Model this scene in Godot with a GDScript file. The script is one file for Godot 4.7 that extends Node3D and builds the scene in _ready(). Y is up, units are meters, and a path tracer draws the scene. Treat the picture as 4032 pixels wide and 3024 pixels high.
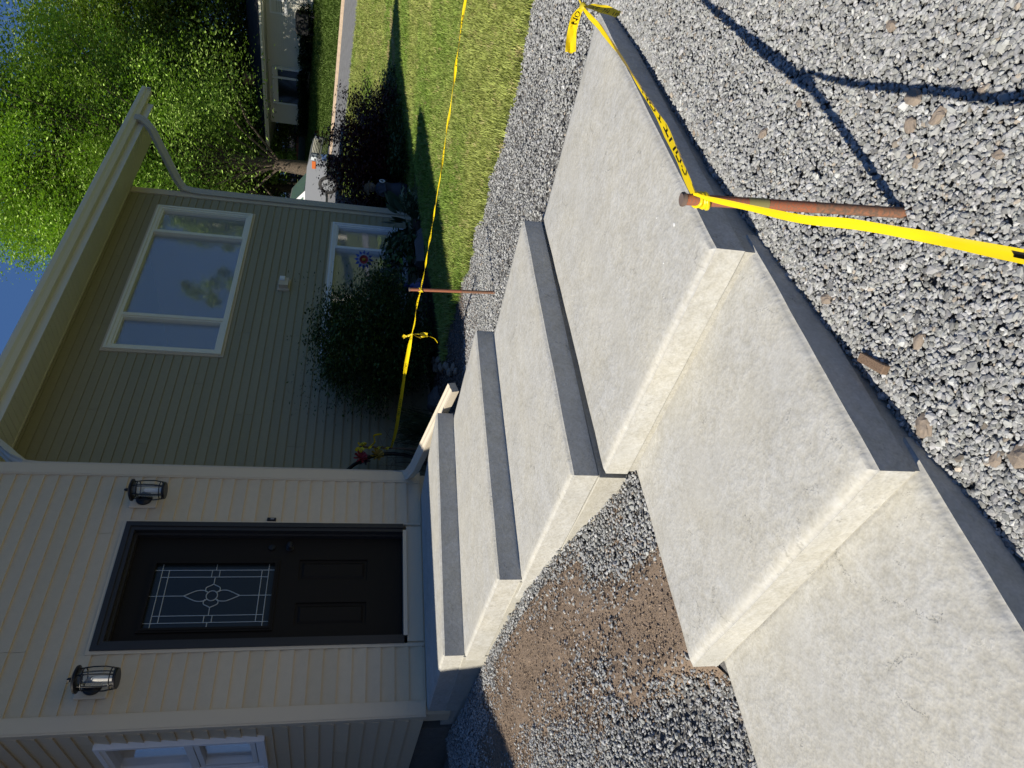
extends Node3D

# ------------------------------------------------------------------ mesh helper
class MB:
	var v := PackedVector3Array()
	var n := PackedVector3Array()
	var uv := PackedVector2Array()
	var c := PackedColorArray()
	var col := Color(1, 1, 1)
	func tri(a: Vector3, b: Vector3, d: Vector3) -> void:   # counter-clockwise seen from outside
		var m := (b - a).cross(d - a).normalized()
		v.append(a); v.append(d); v.append(b)
		for i in 3:
			n.append(m); c.append(col); uv.append(Vector2.ZERO)
	func triuv(a: Vector3, b: Vector3, d: Vector3, ua: Vector2, ub: Vector2, ud: Vector2) -> void:
		tri(a, b, d)
		var k := uv.size()
		uv[k - 3] = ua; uv[k - 2] = ud; uv[k - 1] = ub
	func quad(a: Vector3, b: Vector3, d: Vector3, e: Vector3) -> void:
		tri(a, b, d); tri(a, d, e)
	func smooth_tri(a: Vector3, b: Vector3, d: Vector3, na: Vector3, nb: Vector3, nd: Vector3) -> void:
		v.append(a); v.append(d); v.append(b)
		n.append(na); n.append(nd); n.append(nb)
		for i in 3:
			c.append(col); uv.append(Vector2.ZERO)
	func box(lo: Vector3, hi: Vector3) -> void:
		hexa([Vector3(lo.x, lo.y, hi.z), Vector3(hi.x, lo.y, hi.z), Vector3(hi.x, lo.y, lo.z), Vector3(lo.x, lo.y, lo.z),
			Vector3(lo.x, hi.y, hi.z), Vector3(hi.x, hi.y, hi.z), Vector3(hi.x, hi.y, lo.z), Vector3(lo.x, hi.y, lo.z)])
	func hexa(p: Array) -> void:   # 0-3 bottom (ccw seen from above starting front left), 4-7 top
		quad(p[0], p[1], p[5], p[4]); quad(p[1], p[2], p[6], p[5]); quad(p[2], p[3], p[7], p[6]); quad(p[3], p[0], p[4], p[7])
		quad(p[4], p[5], p[6], p[7]); quad(p[3], p[2], p[1], p[0])
	func bevel_box(lo: Vector3, hi: Vector3, r: float) -> void:   # chamfered on all vertical and top edges
		var ring := func(i: float, y: float) -> Array:
			return [Vector3(lo.x + i + r, y, hi.z - i), Vector3(hi.x - i - r, y, hi.z - i), Vector3(hi.x - i, y, hi.z - i - r), Vector3(hi.x - i, y, lo.z + i + r),
				Vector3(hi.x - i - r, y, lo.z + i), Vector3(lo.x + i + r, y, lo.z + i), Vector3(lo.x + i, y, lo.z + i + r), Vector3(lo.x + i, y, hi.z - i - r)]
		loft([ring.call(r, lo.y), ring.call(0.0, lo.y + r), ring.call(0.0, hi.y - r), ring.call(r, hi.y)], true)
	func loft(rings: Array, caps := true) -> void:   # rings ccw seen from above, going up
		var m: int = rings[0].size()
		for k in rings.size() - 1:
			for i in m:
				var j := (i + 1) % m
				quad(rings[k][i], rings[k][j], rings[k + 1][j], rings[k + 1][i])
		if caps:
			for i in range(1, m - 1):
				tri(rings[-1][0], rings[-1][i], rings[-1][i + 1])
				tri(rings[0][0], rings[0][i + 1], rings[0][i])
	func tube(path: Array, radii: Array, sides := 8, caps := true) -> void:
		var rings := []
		var prev := Vector3.ZERO
		for k in path.size():
			var d: Vector3 = (path[mini(k + 1, path.size() - 1)] - path[maxi(k - 1, 0)]).normalized()
			var u := prev
			if k == 0:
				u = d.cross(Vector3.UP if absf(d.y) < 0.9 else Vector3.RIGHT).normalized()
			u = (u - d * u.dot(d)).normalized()
			prev = u
			var w := d.cross(u)
			var r := []
			for i in sides:
				var a := TAU * i / sides
				r.append([path[k] + (u * cos(a) + w * sin(a)) * radii[k], u * cos(a) + w * sin(a)])
			rings.append(r)
		for k in rings.size() - 1:
			for i in sides:
				var j := (i + 1) % sides
				var a = rings[k][i]; var b = rings[k][j]; var d = rings[k + 1][j]; var e = rings[k + 1][i]
				smooth_tri(a[0], b[0], d[0], a[1], b[1], d[1]); smooth_tri(a[0], d[0], e[0], a[1], d[1], e[1])
		if caps:
			for i in range(1, sides - 1):
				tri(rings[0][0][0], rings[0][i + 1][0], rings[0][i][0])
				tri(rings[-1][0][0], rings[-1][i][0], rings[-1][i + 1][0])
	func lathe(at: Vector3, prof: Array, sides := 20) -> void:   # prof: Vector2(radius, height) going up
		for k in prof.size() - 1:
			var a: Vector2 = prof[k]
			var b: Vector2 = prof[k + 1]
			var t := (b - a).normalized()
			for i in sides:
				var p := TAU * i / sides
				var q := TAU * (i + 1) / sides
				var cp := Vector3(cos(p), 0, -sin(p))
				var cq := Vector3(cos(q), 0, -sin(q))
				var np := (cp * t.y + Vector3(0, -t.x, 0)).normalized()
				var nq := (cq * t.y + Vector3(0, -t.x, 0)).normalized()
				var A := at + cp * a.x + Vector3(0, a.y, 0)
				var B := at + cq * a.x + Vector3(0, a.y, 0)
				var D := at + cq * b.x + Vector3(0, b.y, 0)
				var E := at + cp * b.x + Vector3(0, b.y, 0)
				if a.x > 0.0: smooth_tri(A, B, D, np, nq, nq)
				if b.x > 0.0: smooth_tri(A, D, E, np, nq, np)
	func ball(at: Vector3, r: Vector3, sides := 14) -> void:
		var k := v.size()
		var prof := []
		for i in 9:
			var a := -PI / 2 + PI * i / 8.0
			prof.append(Vector2(maxf(0.0, cos(a)) if i > 0 and i < 8 else 0.0, sin(a)))
		lathe(Vector3.ZERO, prof, sides)
		for i in range(k, v.size()):
			v[i] = at + v[i] * r
			n[i] = (n[i] / r).normalized()
	func xf(t: Transform3D, from := 0) -> void:
		for i in range(from, v.size()):
			v[i] = t * v[i]
			n[i] = (t.basis * n[i]).normalized()
	func mesh() -> ArrayMesh:
		var a := []
		a.resize(Mesh.ARRAY_MAX)
		a[Mesh.ARRAY_VERTEX] = v; a[Mesh.ARRAY_NORMAL] = n; a[Mesh.ARRAY_TEX_UV] = uv; a[Mesh.ARRAY_COLOR] = c
		var m := ArrayMesh.new()
		m.add_surface_from_arrays(Mesh.PRIMITIVE_TRIANGLES, a)
		return m

var M := {}
var used := {}
var rng := RandomNumberGenerator.new()
var hn := FastNoiseLite.new()

func numbered(s: String) -> String:
	used[s] = used.get(s, -1) + 1
	return s if used[s] == 0 else "%s_%03d" % [s, used[s]]
func tag(o: Node3D, label: String, category: String, group := "", kind := "") -> Node3D:
	if label: o.set_meta("label", label)
	if category: o.set_meta("category", category)
	if group: o.set_meta("group", group)
	if kind: o.set_meta("kind", kind)
	return o
func thing(called: String, at: Vector3, label: String, category: String, group := "") -> Node3D:
	var o := Node3D.new()
	o.name = numbered(called)
	add_child(o, true)
	o.position = at
	return tag(o, label, category, group)
func obj(called: String, mb: MB, mat: Material, parent: Node = self) -> MeshInstance3D:
	var o := MeshInstance3D.new()
	if parent == self:
		o.name = numbered(called)
	else:
		var k := 0
		var nm := called
		while parent.has_node(nm):
			k += 1
			nm = "%s_%03d" % [called, k]
		o.name = nm
	o.mesh = mb.mesh()
	o.material_override = mat
	parent.add_child(o, true)
	return o
func struct(called: String, mb: MB, mat: Material) -> MeshInstance3D:
	var o := obj(called, mb, mat)
	o.set_meta("kind", "structure")
	return o
func lin(r: float, g: float, b: float) -> Color:
	return Color(r, g, b).linear_to_srgb()
func mat(r: float, g: float, b: float, rough := 0.8, metal := 0.0, spec := 0.5) -> StandardMaterial3D:
	var m := StandardMaterial3D.new()
	m.albedo_color = lin(r, g, b)
	m.roughness = rough
	m.metallic = metal
	m.metallic_specular = spec
	return m
func vmat(rough := 0.85, back := Color(0, 0, 0), spec := 0.4) -> StandardMaterial3D:
	var m := StandardMaterial3D.new()
	m.vertex_color_use_as_albedo = true
	m.roughness = rough
	m.metallic_specular = spec
	if back.r + back.g + back.b > 0.0:
		m.backlight_enabled = true
		m.backlight = back
	m.cull_mode = BaseMaterial3D.CULL_DISABLED
	return m
func noise(freq: float, s: int, oct := 4, type := FastNoiseLite.FRACTAL_FBM) -> FastNoiseLite:
	var f := FastNoiseLite.new()
	f.noise_type = FastNoiseLite.TYPE_SIMPLEX_SMOOTH
	f.frequency = freq
	f.seed = s
	f.fractal_type = type
	f.fractal_octaves = oct
	return f
func nimg(f: FastNoiseLite, size: int) -> PackedByteArray:
	var i := f.get_seamless_image(size, size, false, false, 0.15, true)
	i.convert(Image.FORMAT_L8)
	return i.get_data()
func tex(size: int, data: PackedByteArray) -> ImageTexture:
	return ImageTexture.create_from_image(Image.create_from_data(size, size, false, Image.FORMAT_RGB8, data))
func bump(size: int, h: PackedByteArray, strength: float) -> ImageTexture:
	var i := Image.create_from_data(size, size, false, Image.FORMAT_L8, h)
	i.convert(Image.FORMAT_RGBA8)
	i.bump_map_to_normal_map(strength)
	return ImageTexture.create_from_image(i)
func s8(x: float) -> int:   # linear value to an sRGB byte
	x = clampf(x, 0.0, 1.0)
	return int(255.0 * (12.92 * x if x < 0.0031308 else 1.055 * pow(x, 1.0 / 2.4) - 0.055))
func triplanar(m: StandardMaterial3D, scale: float) -> void:
	m.uv1_triplanar = true
	m.uv1_world_triplanar = true
	m.uv1_scale = Vector3.ONE * scale
	m.uv1_triplanar_sharpness = 6.0

# ------------------------------------------------------------------ materials
func concrete_material() -> void:
	var S := 1024
	var a := nimg(noise(0.006, 3, 4), S)
	var b := nimg(noise(0.022, 4, 5), S)
	var d := nimg(noise(0.2, 5, 3), S)
	var wn := noise(0.008, 6, 1, FastNoiseLite.FRACTAL_RIDGED)
	wn.domain_warp_enabled = true
	wn.domain_warp_fractal_type = FastNoiseLite.DOMAIN_WARP_FRACTAL_PROGRESSIVE
	wn.domain_warp_fractal_octaves = 4
	wn.domain_warp_fractal_gain = 0.6
	wn.domain_warp_amplitude = 40.0
	wn.domain_warp_frequency = 0.02
	var w := nimg(wn, S)
	var fn := noise(0.026, 16, 1, FastNoiseLite.FRACTAL_RIDGED)
	fn.domain_warp_enabled = true
	fn.domain_warp_fractal_type = FastNoiseLite.DOMAIN_WARP_FRACTAL_PROGRESSIVE
	fn.domain_warp_fractal_octaves = 3
	fn.domain_warp_amplitude = 22.0
	fn.domain_warp_frequency = 0.05
	var fl := nimg(fn, S)
	var e := nimg(noise(0.07, 18, 4), S)
	var k := nimg(noise(0.007, 8, 2), S)
	var t := nimg(noise(0.005, 9, 2), S)
	var out := PackedByteArray()
	out.resize(S * S * 3)
	var h := PackedByteArray()
	h.resize(S * S)
	var lut := PackedByteArray()
	for i in 4097: lut.append(s8(i / 4096.0))
	for i in S * S:
		var la := a[i] / 255.0 - 0.5
		var lb := b[i] / 255.0 - 0.5
		var ld := d[i] / 255.0 - 0.5
		var r := w[i] / 255.0
		var crack := 0.0
		var vein := 0.0
		if r > 0.972:
			var mk := k[i] / 255.0
			if mk > 0.66: crack = (r - 0.972) / 0.028
			elif mk < 0.32: vein = (r - 0.972) / 0.028
		var q := fl[i] / 255.0
		var le := e[i] / 255.0 - 0.5
		if q > 0.95:
			if a[i] > 160 and le > 0.0: crack = maxf(crack, (q - 0.95) * 15.0)
			elif a[i] < 88 and le < 0.0: vein = maxf(vein, (q - 0.95) * 13.0)
		var pit := 1.0 if d[i] > 246 else 0.0
		var g := 0.46 * (1.0 + 0.16 * la + 0.2 * lb + 0.26 * le + 0.26 * ld - 0.4 * crack + 0.26 * vein - 0.35 * pit)
		var warm := (t[i] / 255.0 - 0.5) * 0.04 - lb * 0.03 - le * 0.04
		out[i * 3] = lut[clampi(int(g * (1.0 + warm) * 4096), 0, 4096)]
		out[i * 3 + 1] = lut[clampi(int(g * (1.0 + warm * 0.4) * 4096), 0, 4096)]
		out[i * 3 + 2] = lut[clampi(int(g * (0.95 - warm * 1.2) * 4096), 0, 4096)]
		h[i] = clampi(int(128 + 50 * lb + 75 * le + 35 * ld + 30 * la - 70 * crack + 30 * vein - 60 * pit), 0, 255)
	var m := mat(1, 1, 1, 0.86, 0, 0.35)
	m.albedo_texture = tex(S, out)
	m.normal_enabled = true
	m.normal_texture = bump(S, h, 4.0)
	m.normal_scale = 0.7
	triplanar(m, 0.45)
	M.concrete = m
	var f := m.duplicate()                       # the faces stripped from the forms: smoother and a little yellower
	f.albedo_color = lin(0.9, 0.885, 0.845)
	triplanar(f, 0.8)
	f.normal_scale = 0.8
	M.formed = f
	var g2 := m.duplicate()
	g2.albedo_color = lin(0.3, 0.29, 0.28)
	M.foundation = g2

func simple_noise_material(key: String, base: Vector3, amount: float, freq: float, scale: float, sd: int, bumpiness := 0.6, rough := 0.95, base2 := Vector3(-1, 0, 0)) -> void:
	var S := 512
	var a := nimg(noise(freq, sd, 5), S)
	var b := nimg(noise(freq * 6.0, sd + 1, 3), S)
	var out := PackedByteArray()
	out.resize(S * S * 3)
	var h := PackedByteArray()
	h.resize(S * S)
	for i in S * S:
		var x := a[i] / 255.0
		var y := b[i] / 255.0 - 0.5
		var k := base if base2.x < 0.0 else base.lerp(base2, smoothstep(0.35, 0.65, x))
		k *= 1.0 + amount * (x - 0.5 + y)
		out[i * 3] = s8(k.x); out[i * 3 + 1] = s8(k.y); out[i * 3 + 2] = s8(k.z)
		h[i] = clampi(int(128 + 80 * (x - 0.5) + 110 * y), 0, 255)
	var m := mat(1, 1, 1, rough, 0, 0.3)
	m.albedo_texture = tex(S, out)
	m.normal_enabled = true
	m.normal_texture = bump(S, h, 4.0)
	m.normal_scale = bumpiness
	triplanar(m, scale)
	M[key] = m

const FONT := {"C": [14, 17, 16, 16, 16, 17, 14], "A": [14, 17, 17, 31, 17, 17, 17], "U": [17, 17, 17, 17, 17, 17, 14], "T": [31, 4, 4, 4, 4, 4, 4], "I": [14, 4, 4, 4, 4, 4, 14],
	"O": [14, 17, 17, 17, 17, 17, 14], "N": [17, 25, 25, 21, 19, 19, 17], "M": [17, 27, 21, 21, 17, 17, 17], "D": [30, 17, 17, 17, 17, 17, 30], "E": [31, 16, 16, 30, 16, 16, 31], "S": [15, 16, 16, 14, 1, 1, 30], " ": [0, 0, 0, 0, 0, 0, 0]}
func lettering(im: Image, s: String, x: int, y: int, px: int, py: int, ink: Color) -> void:
	for ch in s:
		for r in 7:
			for q in 5:
				if (FONT[ch][r] >> (4 - q)) & 1:
					im.fill_rect(Rect2i(x + q * px, y + r * py, px, py), ink)
		x += 6 * px
func tape_material() -> void:
	var im := Image.create(1024, 64, false, Image.FORMAT_RGB8)
	im.fill(lin(0.9, 0.7, 0.012))
	lettering(im, "CAUTION", 20, 11, 9, 6, Color(0.03, 0.035, 0.02))
	var m := mat(1, 1, 1, 0.32, 0, 0.5)
	m.albedo_texture = ImageTexture.create_from_image(im)
	m.backlight_enabled = true
	m.backlight = Color(0.6, 0.5, 0.03)
	m.cull_mode = BaseMaterial3D.CULL_DISABLED
	M.tape = m
	var im2 := Image.create(512, 64, false, Image.FORMAT_RGB8)
	im2.fill(lin(0.9, 0.7, 0.012))
	lettering(im2, "MADE IN USA", 90, 18, 5, 4, Color(0.05, 0.05, 0.02))
	var m2 := m.duplicate()
	m2.albedo_texture = ImageTexture.create_from_image(im2)
	M.tape_made = m2

func materials() -> void:
	concrete_material()
	tape_material()
	simple_noise_material("asphalt", Vector3(0.17, 0.175, 0.19), 0.5, 0.02, 0.35, 20, 0.3)
	simple_noise_material("curb", Vector3(0.42, 0.33, 0.25), 0.3, 0.02, 0.5, 23, 0.3)
	simple_noise_material("dirt", Vector3(0.25, 0.19, 0.142), 0.9, 0.05, 1.7, 26, 1.6, 1.0, Vector3(0.185, 0.145, 0.115))
	simple_noise_material("shingle", Vector3(0.035, 0.037, 0.045), 0.6, 0.06, 0.8, 29, 0.6)
	simple_noise_material("bark", Vector3(0.16, 0.13, 0.1), 0.8, 0.03, 0.8, 32, 1.0, 1.0, Vector3(0.07, 0.055, 0.045))
	simple_noise_material("rust", Vector3(0.42, 0.14, 0.075), 0.6, 0.05, 6.0, 35, 0.5, 0.75, Vector3(0.23, 0.12, 0.08))
	simple_noise_material("bare_rust", Vector3(0.2, 0.13, 0.095), 0.5, 0.03, 5.0, 36, 0.5, 0.75, Vector3(0.27, 0.13, 0.08))
	simple_noise_material("weathered_wood", Vector3(0.2, 0.14, 0.1), 0.8, 0.04, 9.0, 38, 0.8)
	simple_noise_material("tan_rock", Vector3(0.3, 0.25, 0.205), 0.6, 0.03, 8.0, 41, 0.8, 0.9, Vector3(0.24, 0.205, 0.175))
	simple_noise_material("grey_rock", Vector3(0.16, 0.15, 0.15), 0.5, 0.03, 3.0, 44, 0.8)
	simple_noise_material("ground", Vector3(0.1, 0.1, 0.1), 0.7, 0.03, 1.3, 47, 1.0, 1.0)
	M.ground.vertex_color_use_as_albedo = true
	M.ground.albedo_texture = tint_texture(50)
	simple_noise_material("vinyl", Vector3(0.62, 0.52, 0.37), 0.06, 0.02, 1.2, 53, 0.08, 0.62)
	M.vinyl_b = M.vinyl.duplicate(); M.vinyl_b.albedo_color = Color(0.98, 0.98, 0.985)
	M.vinyl_c = M.vinyl.duplicate(); M.vinyl_c.albedo_color = Color(0.965, 0.965, 0.96)
	M.wing_shaded_a = M.vinyl.duplicate(); M.wing_shaded_a.albedo_color = lin(0.54, 0.58, 0.54)  # same vinyl as the entry; the wing's shade is put into the colour
	M.wing_shaded_b = M.vinyl.duplicate(); M.wing_shaded_b.albedo_color = lin(0.53, 0.57, 0.53)
	M.wing_shaded_c = M.vinyl.duplicate(); M.wing_shaded_c.albedo_color = lin(0.51, 0.55, 0.51)
	M.trim = mat(0.62, 0.525, 0.385, 0.55)
	M.gutter = mat(0.7, 0.66, 0.55, 0.4)
	M.soffit = mat(0.66, 0.64, 0.57, 0.6)
	M.spout = mat(0.5, 0.46, 0.37, 0.45)
	M.spout_pale = mat(0.62, 0.56, 0.46, 0.45)
	M.cream = mat(0.8, 0.77, 0.64, 0.45)
	M.white = mat(0.78, 0.8, 0.82, 0.45)
	M.bright_white = mat(0.85, 0.86, 0.88, 0.4)
	M.door = mat(0.016, 0.013, 0.01, 0.5, 0, 0.25)
	M.door_trim = mat(0.024, 0.022, 0.021, 0.5)
	M.alum = mat(0.45, 0.46, 0.47, 0.4, 0.9)
	M.came = mat(0.5, 0.52, 0.5, 0.4, 0.6)
	M.black = mat(0.012, 0.012, 0.014, 0.35, 0.3)
	M.dark = mat(0.02, 0.02, 0.022, 0.8)
	M.room = mat(0.06, 0.055, 0.05, 0.9)
	M.shade = mat(0.8, 0.78, 0.72, 0.9)
	var g := mat(0.8, 0.85, 0.85, 0.03)
	g.transparency = BaseMaterial3D.TRANSPARENCY_ALPHA
	g.albedo_color.a = 0.06
	g.metallic_specular = 0.5
	M.glass = g
	var gd := mat(0.012, 0.016, 0.017, 0.22)
	gd.normal_enabled = true
	gd.normal_texture = M.asphalt.normal_texture
	gd.normal_scale = 0.35
	triplanar(gd, 4.0)
	M.art_glass = gd
	M.leaf = vmat(0.7, Color(0.62, 0.72, 0.2), 0.2)
	M.dark_leaf = vmat(0.5, Color(0.1, 0.16, 0.05))
	M.red_leaf = vmat(0.5, Color(0.2, 0.03, 0.03))
	M.grass = vmat(0.6, Color(0.35, 0.45, 0.1))
	M.stone = vmat(0.85, Color(0, 0, 0), 0.4)
	M.paint = vmat(0.5)
func tint_texture(sd: int) -> ImageTexture:
	var S := 512
	var a := nimg(noise(0.03, sd, 5), S)
	var b := nimg(noise(0.22, sd + 1, 3), S)
	var out := PackedByteArray()
	out.resize(S * S * 3)
	for i in S * S:
		var k := s8(clampf(0.62 + 0.5 * (a[i] / 255.0 - 0.5) + 0.7 * (b[i] / 255.0 - 0.5), 0.05, 1.0))
		out[i * 3] = k; out[i * 3 + 1] = k; out[i * 3 + 2] = k
	return tex(S, out)

# ------------------------------------------------------------------ terrain
func piece(x: float, xs: Array, ys: Array) -> float:
	if x <= xs[0]: return ys[0]
	for i in xs.size() - 1:
		if x < xs[i + 1]:
			var t: float = (x - xs[i]) / (xs[i + 1] - xs[i])
			return lerpf(ys[i], ys[i + 1], t)
	return ys[-1] + (x - xs[-1]) * 0.02
func height(x: float, z: float) -> float:
	# lawn and hill, rising to the street and beyond
	var hill := piece(x, [3.6, 5.0, 6.6, 8.3, 9.6, 11.9, 15.0, 18.0, 20.5, 24.9, 31.6, 36.0, 42.0, 60.0], [0.35, 0.37, 0.52, 0.63, 0.71, 0.81, 0.86, 1.02, 1.28, 1.93, 2.5, 3.3, 4.2, 6.0])
	hill += -0.058 * clampf(z + 4.6, -60.0, 30.0) * smoothstep(15.0, 25.0, x)
	hill -= (0.1 if x > 7.5 else 0.07) * smoothstep(0.3, -0.8, z) * smoothstep(5.5, 7.0, x) * (1.0 - smoothstep(9.5, 12.0, x))
	# gravel on the door side of the walk
	var front := piece(x, [0.2, 0.4, 0.55, 0.75, 0.9, 1.1, 1.45, 2.1, 3.0], [-0.02, 0.0, 0.03, 0.06, 0.11, 0.14, 0.19, 0.27, 0.29]) - 0.035 * smoothstep(4.27, 4.18, z)
	front = lerpf(front, 0.06 + 0.085 * clampf(x - 0.3, 0.0, 2.9), smoothstep(4.25, 4.6, z))
	var court := piece(z, [-0.4, 0.6, 1.4, 1.9, 2.35, 2.7, 3.1], [0.56, 0.5, 0.485, 0.455, 0.385, 0.3, 0.235])
	if x > 1.7: court = minf(court, 0.5)
	elif x < 0.95: court = lerpf(court, minf(court, 0.16), smoothstep(2.5, 2.95, z) * smoothstep(0.95, 0.75, x))
	court -= 0.07 * clampf(1.7 - x, 0.0, 2.0)
	var near := lerpf(court, front, smoothstep(3.1, 4.1, z))
	return lerpf(near, hill, lerpf(smoothstep(3.3, 3.75, x), smoothstep(2.9, 4.4, x), smoothstep(3.6, 4.2, z)))

const LAWN_EDGE := [[-1.6, 6.6], [-0.75, 5.95], [-0.28, 5.62], [0.99, 5.43], [2.42, 5.12], [3.71, 4.92], [5.0, 4.75], [8.0, 4.3]]
func lawn_x(z: float) -> float:
	for i in LAWN_EDGE.size() - 1:
		if z < LAWN_EDGE[i + 1][0]:
			return lerpf(LAWN_EDGE[i][1], LAWN_EDGE[i + 1][1], clampf((z - LAWN_EDGE[i][0]) / (LAWN_EDGE[i + 1][0] - LAWN_EDGE[i][0]), 0, 1))
	return 4.3
func in_slab(x: float, z: float, e := 0.0) -> bool:
	if z > 3.045 - e and z < 4.17 + e: return x > -3.0 and x < 3.45 + e
	if z >= -0.3 and z <= 3.045 - e:
		var l := lerpf(1.75, 1.66, clampf(z / 3.0, 0, 1))
		var r := 3.57 if z < 1.1 else 3.44
		return x > l - e and x < r + e
	return false
func in_house(x: float, z: float) -> bool:
	return (z < -1.45 and x > 3.7 and x < 9.98) or (z < 0.0 and x > 1.7 and x < 3.8) or (z < -0.8 and x < -0.9)
func is_dirt(x: float, z: float) -> float:
	if x > 1.62 or z > 3.05 or z < 0.4: return 0.0
	var f := hn.get_noise_2d(x * 60.0, z * 60.0) * 0.35 + hn.get_noise_2d(x * 260.0, z * 260.0) * 0.3
	var band := 1.0 - absf((x - (1.42 - 0.26 * maxf(0.0, 1.9 - z) - 0.45 * maxf(0.0, z - 2.1))) / 0.36)
	return band * 0.7 + f * 1.7 + 0.1

func ground_mesh() -> void:
	var xs := []
	var zs := []
	var x := -0.8
	while x < 6.0: xs.append(x); x += 0.1
	while x < 34.0: xs.append(x); x += 0.4
	while x < 80.0: xs.append(x); x += 3.0
	for q in [100.0, 140.0, 200.0, 300.0]: xs.append(q)
	for q in [-1.5, -3.0, -8.0, -20.0, -60.0, -200.0]: xs.push_front(q)
	var z := -1.8
	while z < 6.0: zs.append(z); z += 0.1
	for q in [7.0, 8.0, 10.0, 13.0, 17.0, 22.0, 30.0, 45.0, 70.0, 120.0, 250.0]: zs.append(q)
	z = -2.4
	while z > -26.0: zs.push_front(z); z -= 0.6
	for q in [-30.0, -40.0, -60.0, -90.0, -140.0, -250.0]: zs.push_front(q)
	var P := []
	for i in xs.size():
		var row := []
		for j in zs.size():
			row.append(Vector3(xs[i], -0.35 if in_slab(xs[i], zs[j], -0.13) else height(xs[i], zs[j]) - (0.004 if xs[i] > lawn_x(zs[j]) - 0.1 else 0.014), zs[j]))
		P.append(row)
	var mb := MB.new()
	for i in xs.size() - 1:
		for j in zs.size() - 1:
			var cx: float = (xs[i] + xs[i + 1]) / 2
			var cz: float = (zs[j] + zs[j + 1]) / 2
			if cx > lawn_x(cz): mb.col = Color(0.12, 0.15, 0.05)
			elif is_dirt(cx, cz) > 0.2: mb.col = Color(0.34, 0.245, 0.17)
			elif cx > 3.9 and cz < 0.15 - 0.0: mb.col = Color(0.16, 0.13, 0.11)
			else: mb.col = Color(0.2, 0.2, 0.205)
			if cx > lawn_x(cz) and cz < -0.45 and cx < 9.5: mb.col = Color(0.1, 0.08, 0.07)
			mb.quad(P[i][j + 1], P[i + 1][j + 1], P[i + 1][j], P[i][j])
	struct("ground", mb, M.ground)
	var dm := MB.new()
	var G := []
	for i in 77:
		var row := []
		for j in 134:
			var px := 0.2 + 0.02 * i
			var pz := 0.4 + 0.02 * j
			var k := is_dirt(px, pz)
			row.append(Vector3(px, height(px, pz) - 0.02 + 0.022 * smoothstep(-0.1, 0.5, k) + 0.007 * hn.get_noise_2d(px * 1500.0, pz * 1500.0) + 0.01 * hn.get_noise_2d(px * 300.0, pz * 300.0), pz))
		G.append(row)
	for i in 76:
		for j in 133:
			var q: Vector3 = G[i][j]
			if in_slab(q.x, q.z, 0.0) or in_slab(q.x + 0.02, q.z + 0.02, 0.0): continue
			dm.quad(G[i][j + 1], G[i + 1][j + 1], G[i + 1][j], G[i][j])
	struct("soil", smoothed(dm), M.dirt)

# ------------------------------------------------------------------ gravel and grass (nobody could count them)
func stone_mesh(sd: int) -> ArrayMesh:
	var r := RandomNumberGenerator.new()
	r.seed = sd
	var t := (1.0 + sqrt(5.0)) / 2.0
	var p := []
	for q in [[-1, t, 0], [1, t, 0], [-1, -t, 0], [1, -t, 0], [0, -1, t], [0, 1, t], [0, -1, -t], [0, 1, -t], [t, 0, -1], [t, 0, 1], [-t, 0, -1], [-t, 0, 1]]:
		var w := Vector3(q[0], q[1], q[2]).normalized() * r.randf_range(0.72, 1.15)
		p.append(w * Vector3(1.0, r.randf_range(0.42, 0.6), r.randf_range(0.6, 0.85)) * 0.5)
	var mb := MB.new()
	for f in [[0, 11, 5], [0, 5, 1], [0, 1, 7], [0, 7, 10], [0, 10, 11], [1, 5, 9], [5, 11, 4], [11, 10, 2], [10, 7, 6], [7, 1, 8], [3, 9, 4], [3, 4, 2], [3, 2, 6], [3, 6, 8], [3, 8, 9], [4, 9, 5], [2, 4, 11], [6, 2, 10], [8, 6, 7], [9, 8, 1]]:
		mb.col = Color(1, 1, 1) * r.randf_range(0.86, 1.12)
		mb.tri(p[f[0]], p[f[1]], p[f[2]])
	return mb.mesh()
func scatter(called: String, label: String, cat: String, meshes: Array, spots: Array, m: Material) -> void:
	var root := thing(called, Vector3.ZERO, label, cat)
	root.set_meta("kind", "stuff")
	var per := []
	for k in meshes.size(): per.append([])
	for i in spots.size(): per[i % meshes.size()].append(spots[i])
	for k in meshes.size():
		var mm := MultiMesh.new()
		mm.transform_format = MultiMesh.TRANSFORM_3D
		mm.use_colors = true
		mm.mesh = meshes[k]
		mm.instance_count = per[k].size()
		for i in per[k].size():
			mm.set_instance_transform(i, per[k][i][0])
			mm.set_instance_color(i, per[k][i][1])
		var o := MultiMeshInstance3D.new()
		o.name = called if k == 0 else "%s_%03d" % [called, k]
		o.multimesh = mm
		o.material_override = m
		o.set_meta("kind", "stuff")
		root.add_child(o, true)
func stone_color() -> Color:
	var g := rng.randf_range(0.25, 0.43)
	var u := rng.randf()
	if u < 0.1: g *= 1.35
	elif u < 0.26: g *= 0.62
	if rng.randf() < 0.03: return Color(g * 0.98, g * 0.88, g * 0.76)
	return Color(g * 0.97, g * rng.randf_range(0.99, 1.02), g * rng.randf_range(1.0, 1.07))
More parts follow.
